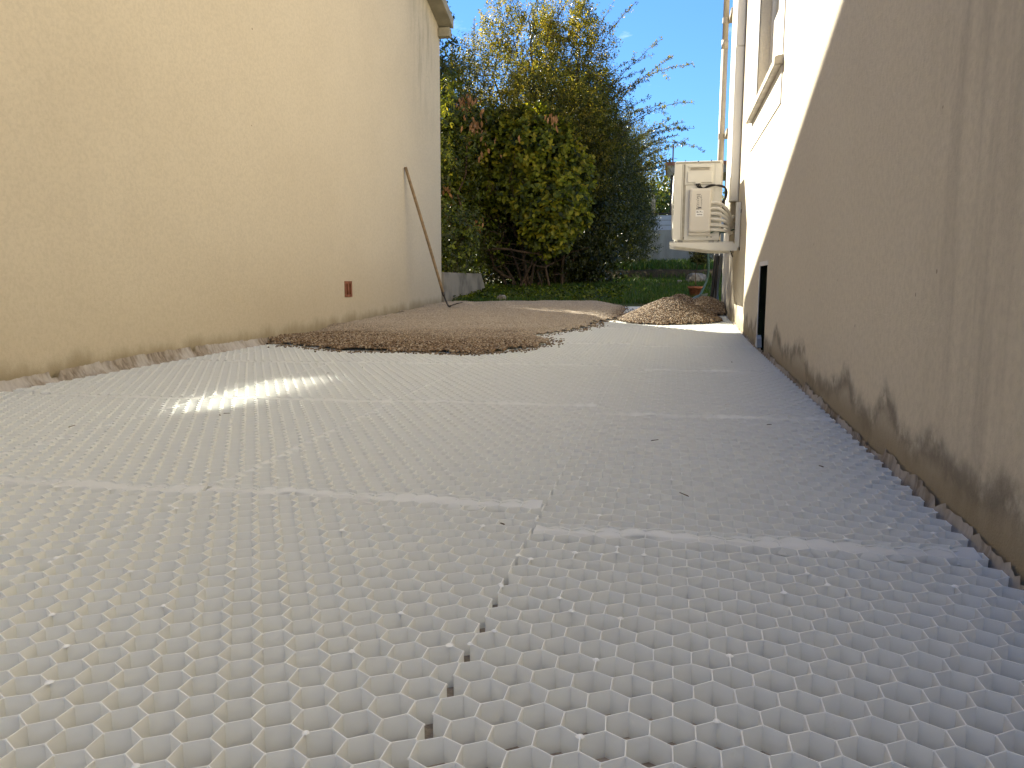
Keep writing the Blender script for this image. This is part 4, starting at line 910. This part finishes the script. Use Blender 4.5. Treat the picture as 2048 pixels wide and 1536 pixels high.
# small broad-leaved weeds at the lawn edge
n = 900; x = rng.uniform(-2.9, -.6, n); y = rng.uniform(9.5, 12.3, n); P = np.stack([x, y, gz_np(x, y) + .01], 1)
leafobj('weeds', [sprigs(P, np.tile([0, 0, 1.], (n, 1)) + rng.normal(size=(n, 3)) * .4, 4, .05, .05, .03, PAL_BIG[:4])], M_leaf, None); bpy.data.objects['weeds']['label'] = 'low broad-leaved weeds and fallen leaves under the shrubs'; bpy.data.objects['weeds']['category'] = 'weeds'
# ------------------------------------------------------------ stones, pot, hoses
def rock(px, py, Y, sx, sy, sz, label, seed):
    v = atY(px, py, Y); z = groundz(v.x, Y); bm = bmesh.new(); bmesh.ops.create_icosphere(bm, subdivisions=2, radius=1); r2 = random.Random(seed)
    for q in bm.verts:
        d = 1 + .22 * math.sin(q.co.x * 3 + seed) * math.cos(q.co.y * 4 + seed) + r2.uniform(-.09, .09); q.co = Vector((v.x + q.co.x * sx * d, Y + q.co.y * sy * d, z + sz * .55 + max(-.6, min(.75, q.co.z * d)) * sz))
    tag(obj('rock', bm, M_rock), label, 'rock', 'loose rocks lying on the grass')
rock(1003, 606, 9.45, .065, .06, .065, 'pale squarish rock at the gravel edge in front of the shrub', 1)
rock(1216, 552, 15.6, .06, .06, .11, 'small upright stone at the foot of the hedge end', 2)
rock(1194, 558, 15.2, .09, .07, .05, 'low grey stone at the hedge foot beside the upright stone', 3)
rock(1175, 577, 12.6, .07, .05, .03, 'flat pale stone lying in the lawn', 4)
rock(1392, 562, 14.5, .17, .15, .13, 'large pale rock on the lawn behind the terracotta pot', 5)
rock(1358, 566, 14.3, .05, .05, .04, 'small brown stone left of the large pale rock', 6)
YP = 10.2; v = atY(1391, 588, YP); pz = groundz(v.x, YP)
pt = empty('potted_plant', (v.x, YP, pz), 'small dark bushy plant on a thin stem in a terracotta pot by the right house', 'potted plant')
bm = bmesh.new(); tube(bm, [(v.x, YP, pz), (v.x, YP, pz + .005), (v.x, YP, pz + .115), (v.x, YP, pz + .116), (v.x, YP, pz + .145)], [.06, .065, .088, .1, .1], 18); obj('pot', bm, M_terra, pt, True)
bm = bmesh.new(); tube(bm, [(v.x, YP, pz + .146), (v.x, YP, pz + .150)], .088, 14); obj('soil', bm, M_black, pt)
zc = atY(1399, 513, YP).z; bm = bmesh.new(); tube(bm, [(v.x, YP, pz + .14), (v.x - .01, YP, pz + .3), (v.x + .03, YP, zc)], [.007, .005, .004], 6); obj('stem', bm, M_bark, pt)
P, O = shell([((v.x + .05, YP, zc), (.12, .12, .065))], 260, .2, 1.1); leafobj('foliage', [sprigs(P, O + [0, 0, .2], 4, .04, .04, .016, PAL_HEDGE)], M_hedgeleaf, pt)
hs = empty('garden_hose', (.4, 9.4, .2), 'green garden hose hanging down and trailing on the ground by the right house corner', 'garden hose')
q = lambda a, b, Y, dz=0: atY(a, b, Y)
bm = bmesh.new(); tube(bm, smoothpath([q(1416, 505, 9.2), q(1417, 540, 9.2), q(1413, 562, 9.2), q(1405, 580, 9.1), q(1398, 592, 9.0), q(1385, 599, 8.9), q(1360, 598, 9.2), q(1340, 600, 9.1), q(1330, 606, 9.0)], 6), .012, 8); obj('hose', bm, M_hose, hs, True)
cb = empty('cable_bundle', (.47, 8.9, .2), 'bundle of black corrugated conduits hanging at the far corner of the right house', 'conduit')
for i in range(6):
    x = .435 + i * .016; bm = bmesh.new(); y = 8.62 + .03 * (i % 3)
    tube(bm, smoothpath([(x + .03, y, .74), (x + .015 - .004 * i, y, .5), (x - .008 * (i % 3), y, .3), (x - .05 + .012 * i, y - .02 * i, groundz(.4, 8.7) + .02)], 5), .013, 8); obj('conduit', bm, M_cable, cb, True)
bm = bmesh.new(); prism(bm, [(0, 0), (.10, .03), (.16, .12), (.05, .10), (-.04, .04)], lambda u, v: (.27 + u, 9.0, .20 + v), lambda u, v: (.25 + u, 9.25, .19 + v)); bmesh.ops.bevel(bm, geom=bm.edges[:], offset=.012, segments=2, affect='EDGES')
tag(obj('folded_sheet', bm, plain('grey_green_tarp', (.16, .19, .17), .7, .3)), 'crumpled grey-green plastic sheet beside the pot and hose', 'plastic sheet')
# plastic scrap at the niche
bm = bmesh.new(); prism(bm, [(4.83, .0), (4.93, .0), (4.9, .07), (4.86, .05)], lambda u, v: (XR - .01, u, .06 + v), lambda u, v: (XR + .02, u + .02, .06 + v))
tag(obj('plastic_scrap', bm, M_white), 'white plastic scrap at the bottom of the dark niche in the right wall', 'scrap')
# loose crumbs and clippings on the mats
V = []; F = []
def crumb(x, y, l, w, h, a):
    z = matz(x, y) + .001; c, s = math.cos(a), math.sin(a); i = len(V)
    for dx, dy, dz in ((-l, -w, 0), (l, -w, h*.3), (l, w, h*.3), (-l, w, 0), (-l*.8, 0, h), (l*.8, 0, h)): V.append((x + dx*c - dy*s, y + dx*s + dy*c, z + dz))
    F.extend([(i, i+1, i+5), (i, i+5, i+4), (i+1, i+2, i+5), (i+2, i+3, i+4), (i+2, i+4, i+5), (i+3, i, i+4)])
for q in ((150, 746), (218, 755), (560, 790), (700, 800), (1115, 1030)): pass
for i in range(13): crumb(rng.uniform(-2.4, .4), rng.uniform(1.2, 5.5), rng.uniform(.004, .016), rng.uniform(.0008, .003), .002, rng.uniform(0, 3.1))
tag(link('debris', npmesh('debris', V, F), M_bark), 'dark crumbs and twig clippings scattered on the white mats', 'debris', kind='stuff')
V = []; F = []
for i in range(16): crumb(rng.uniform(-.9, .4), rng.uniform(1.3, 3.4), rng.uniform(.006, .018), .0012, .003, rng.uniform(0, 3.1))
tag(link('plastic_shavings', npmesh('plastic_shavings', V, F), M_ply), 'white plastic shavings scattered on the mats', 'shavings', kind='stuff')
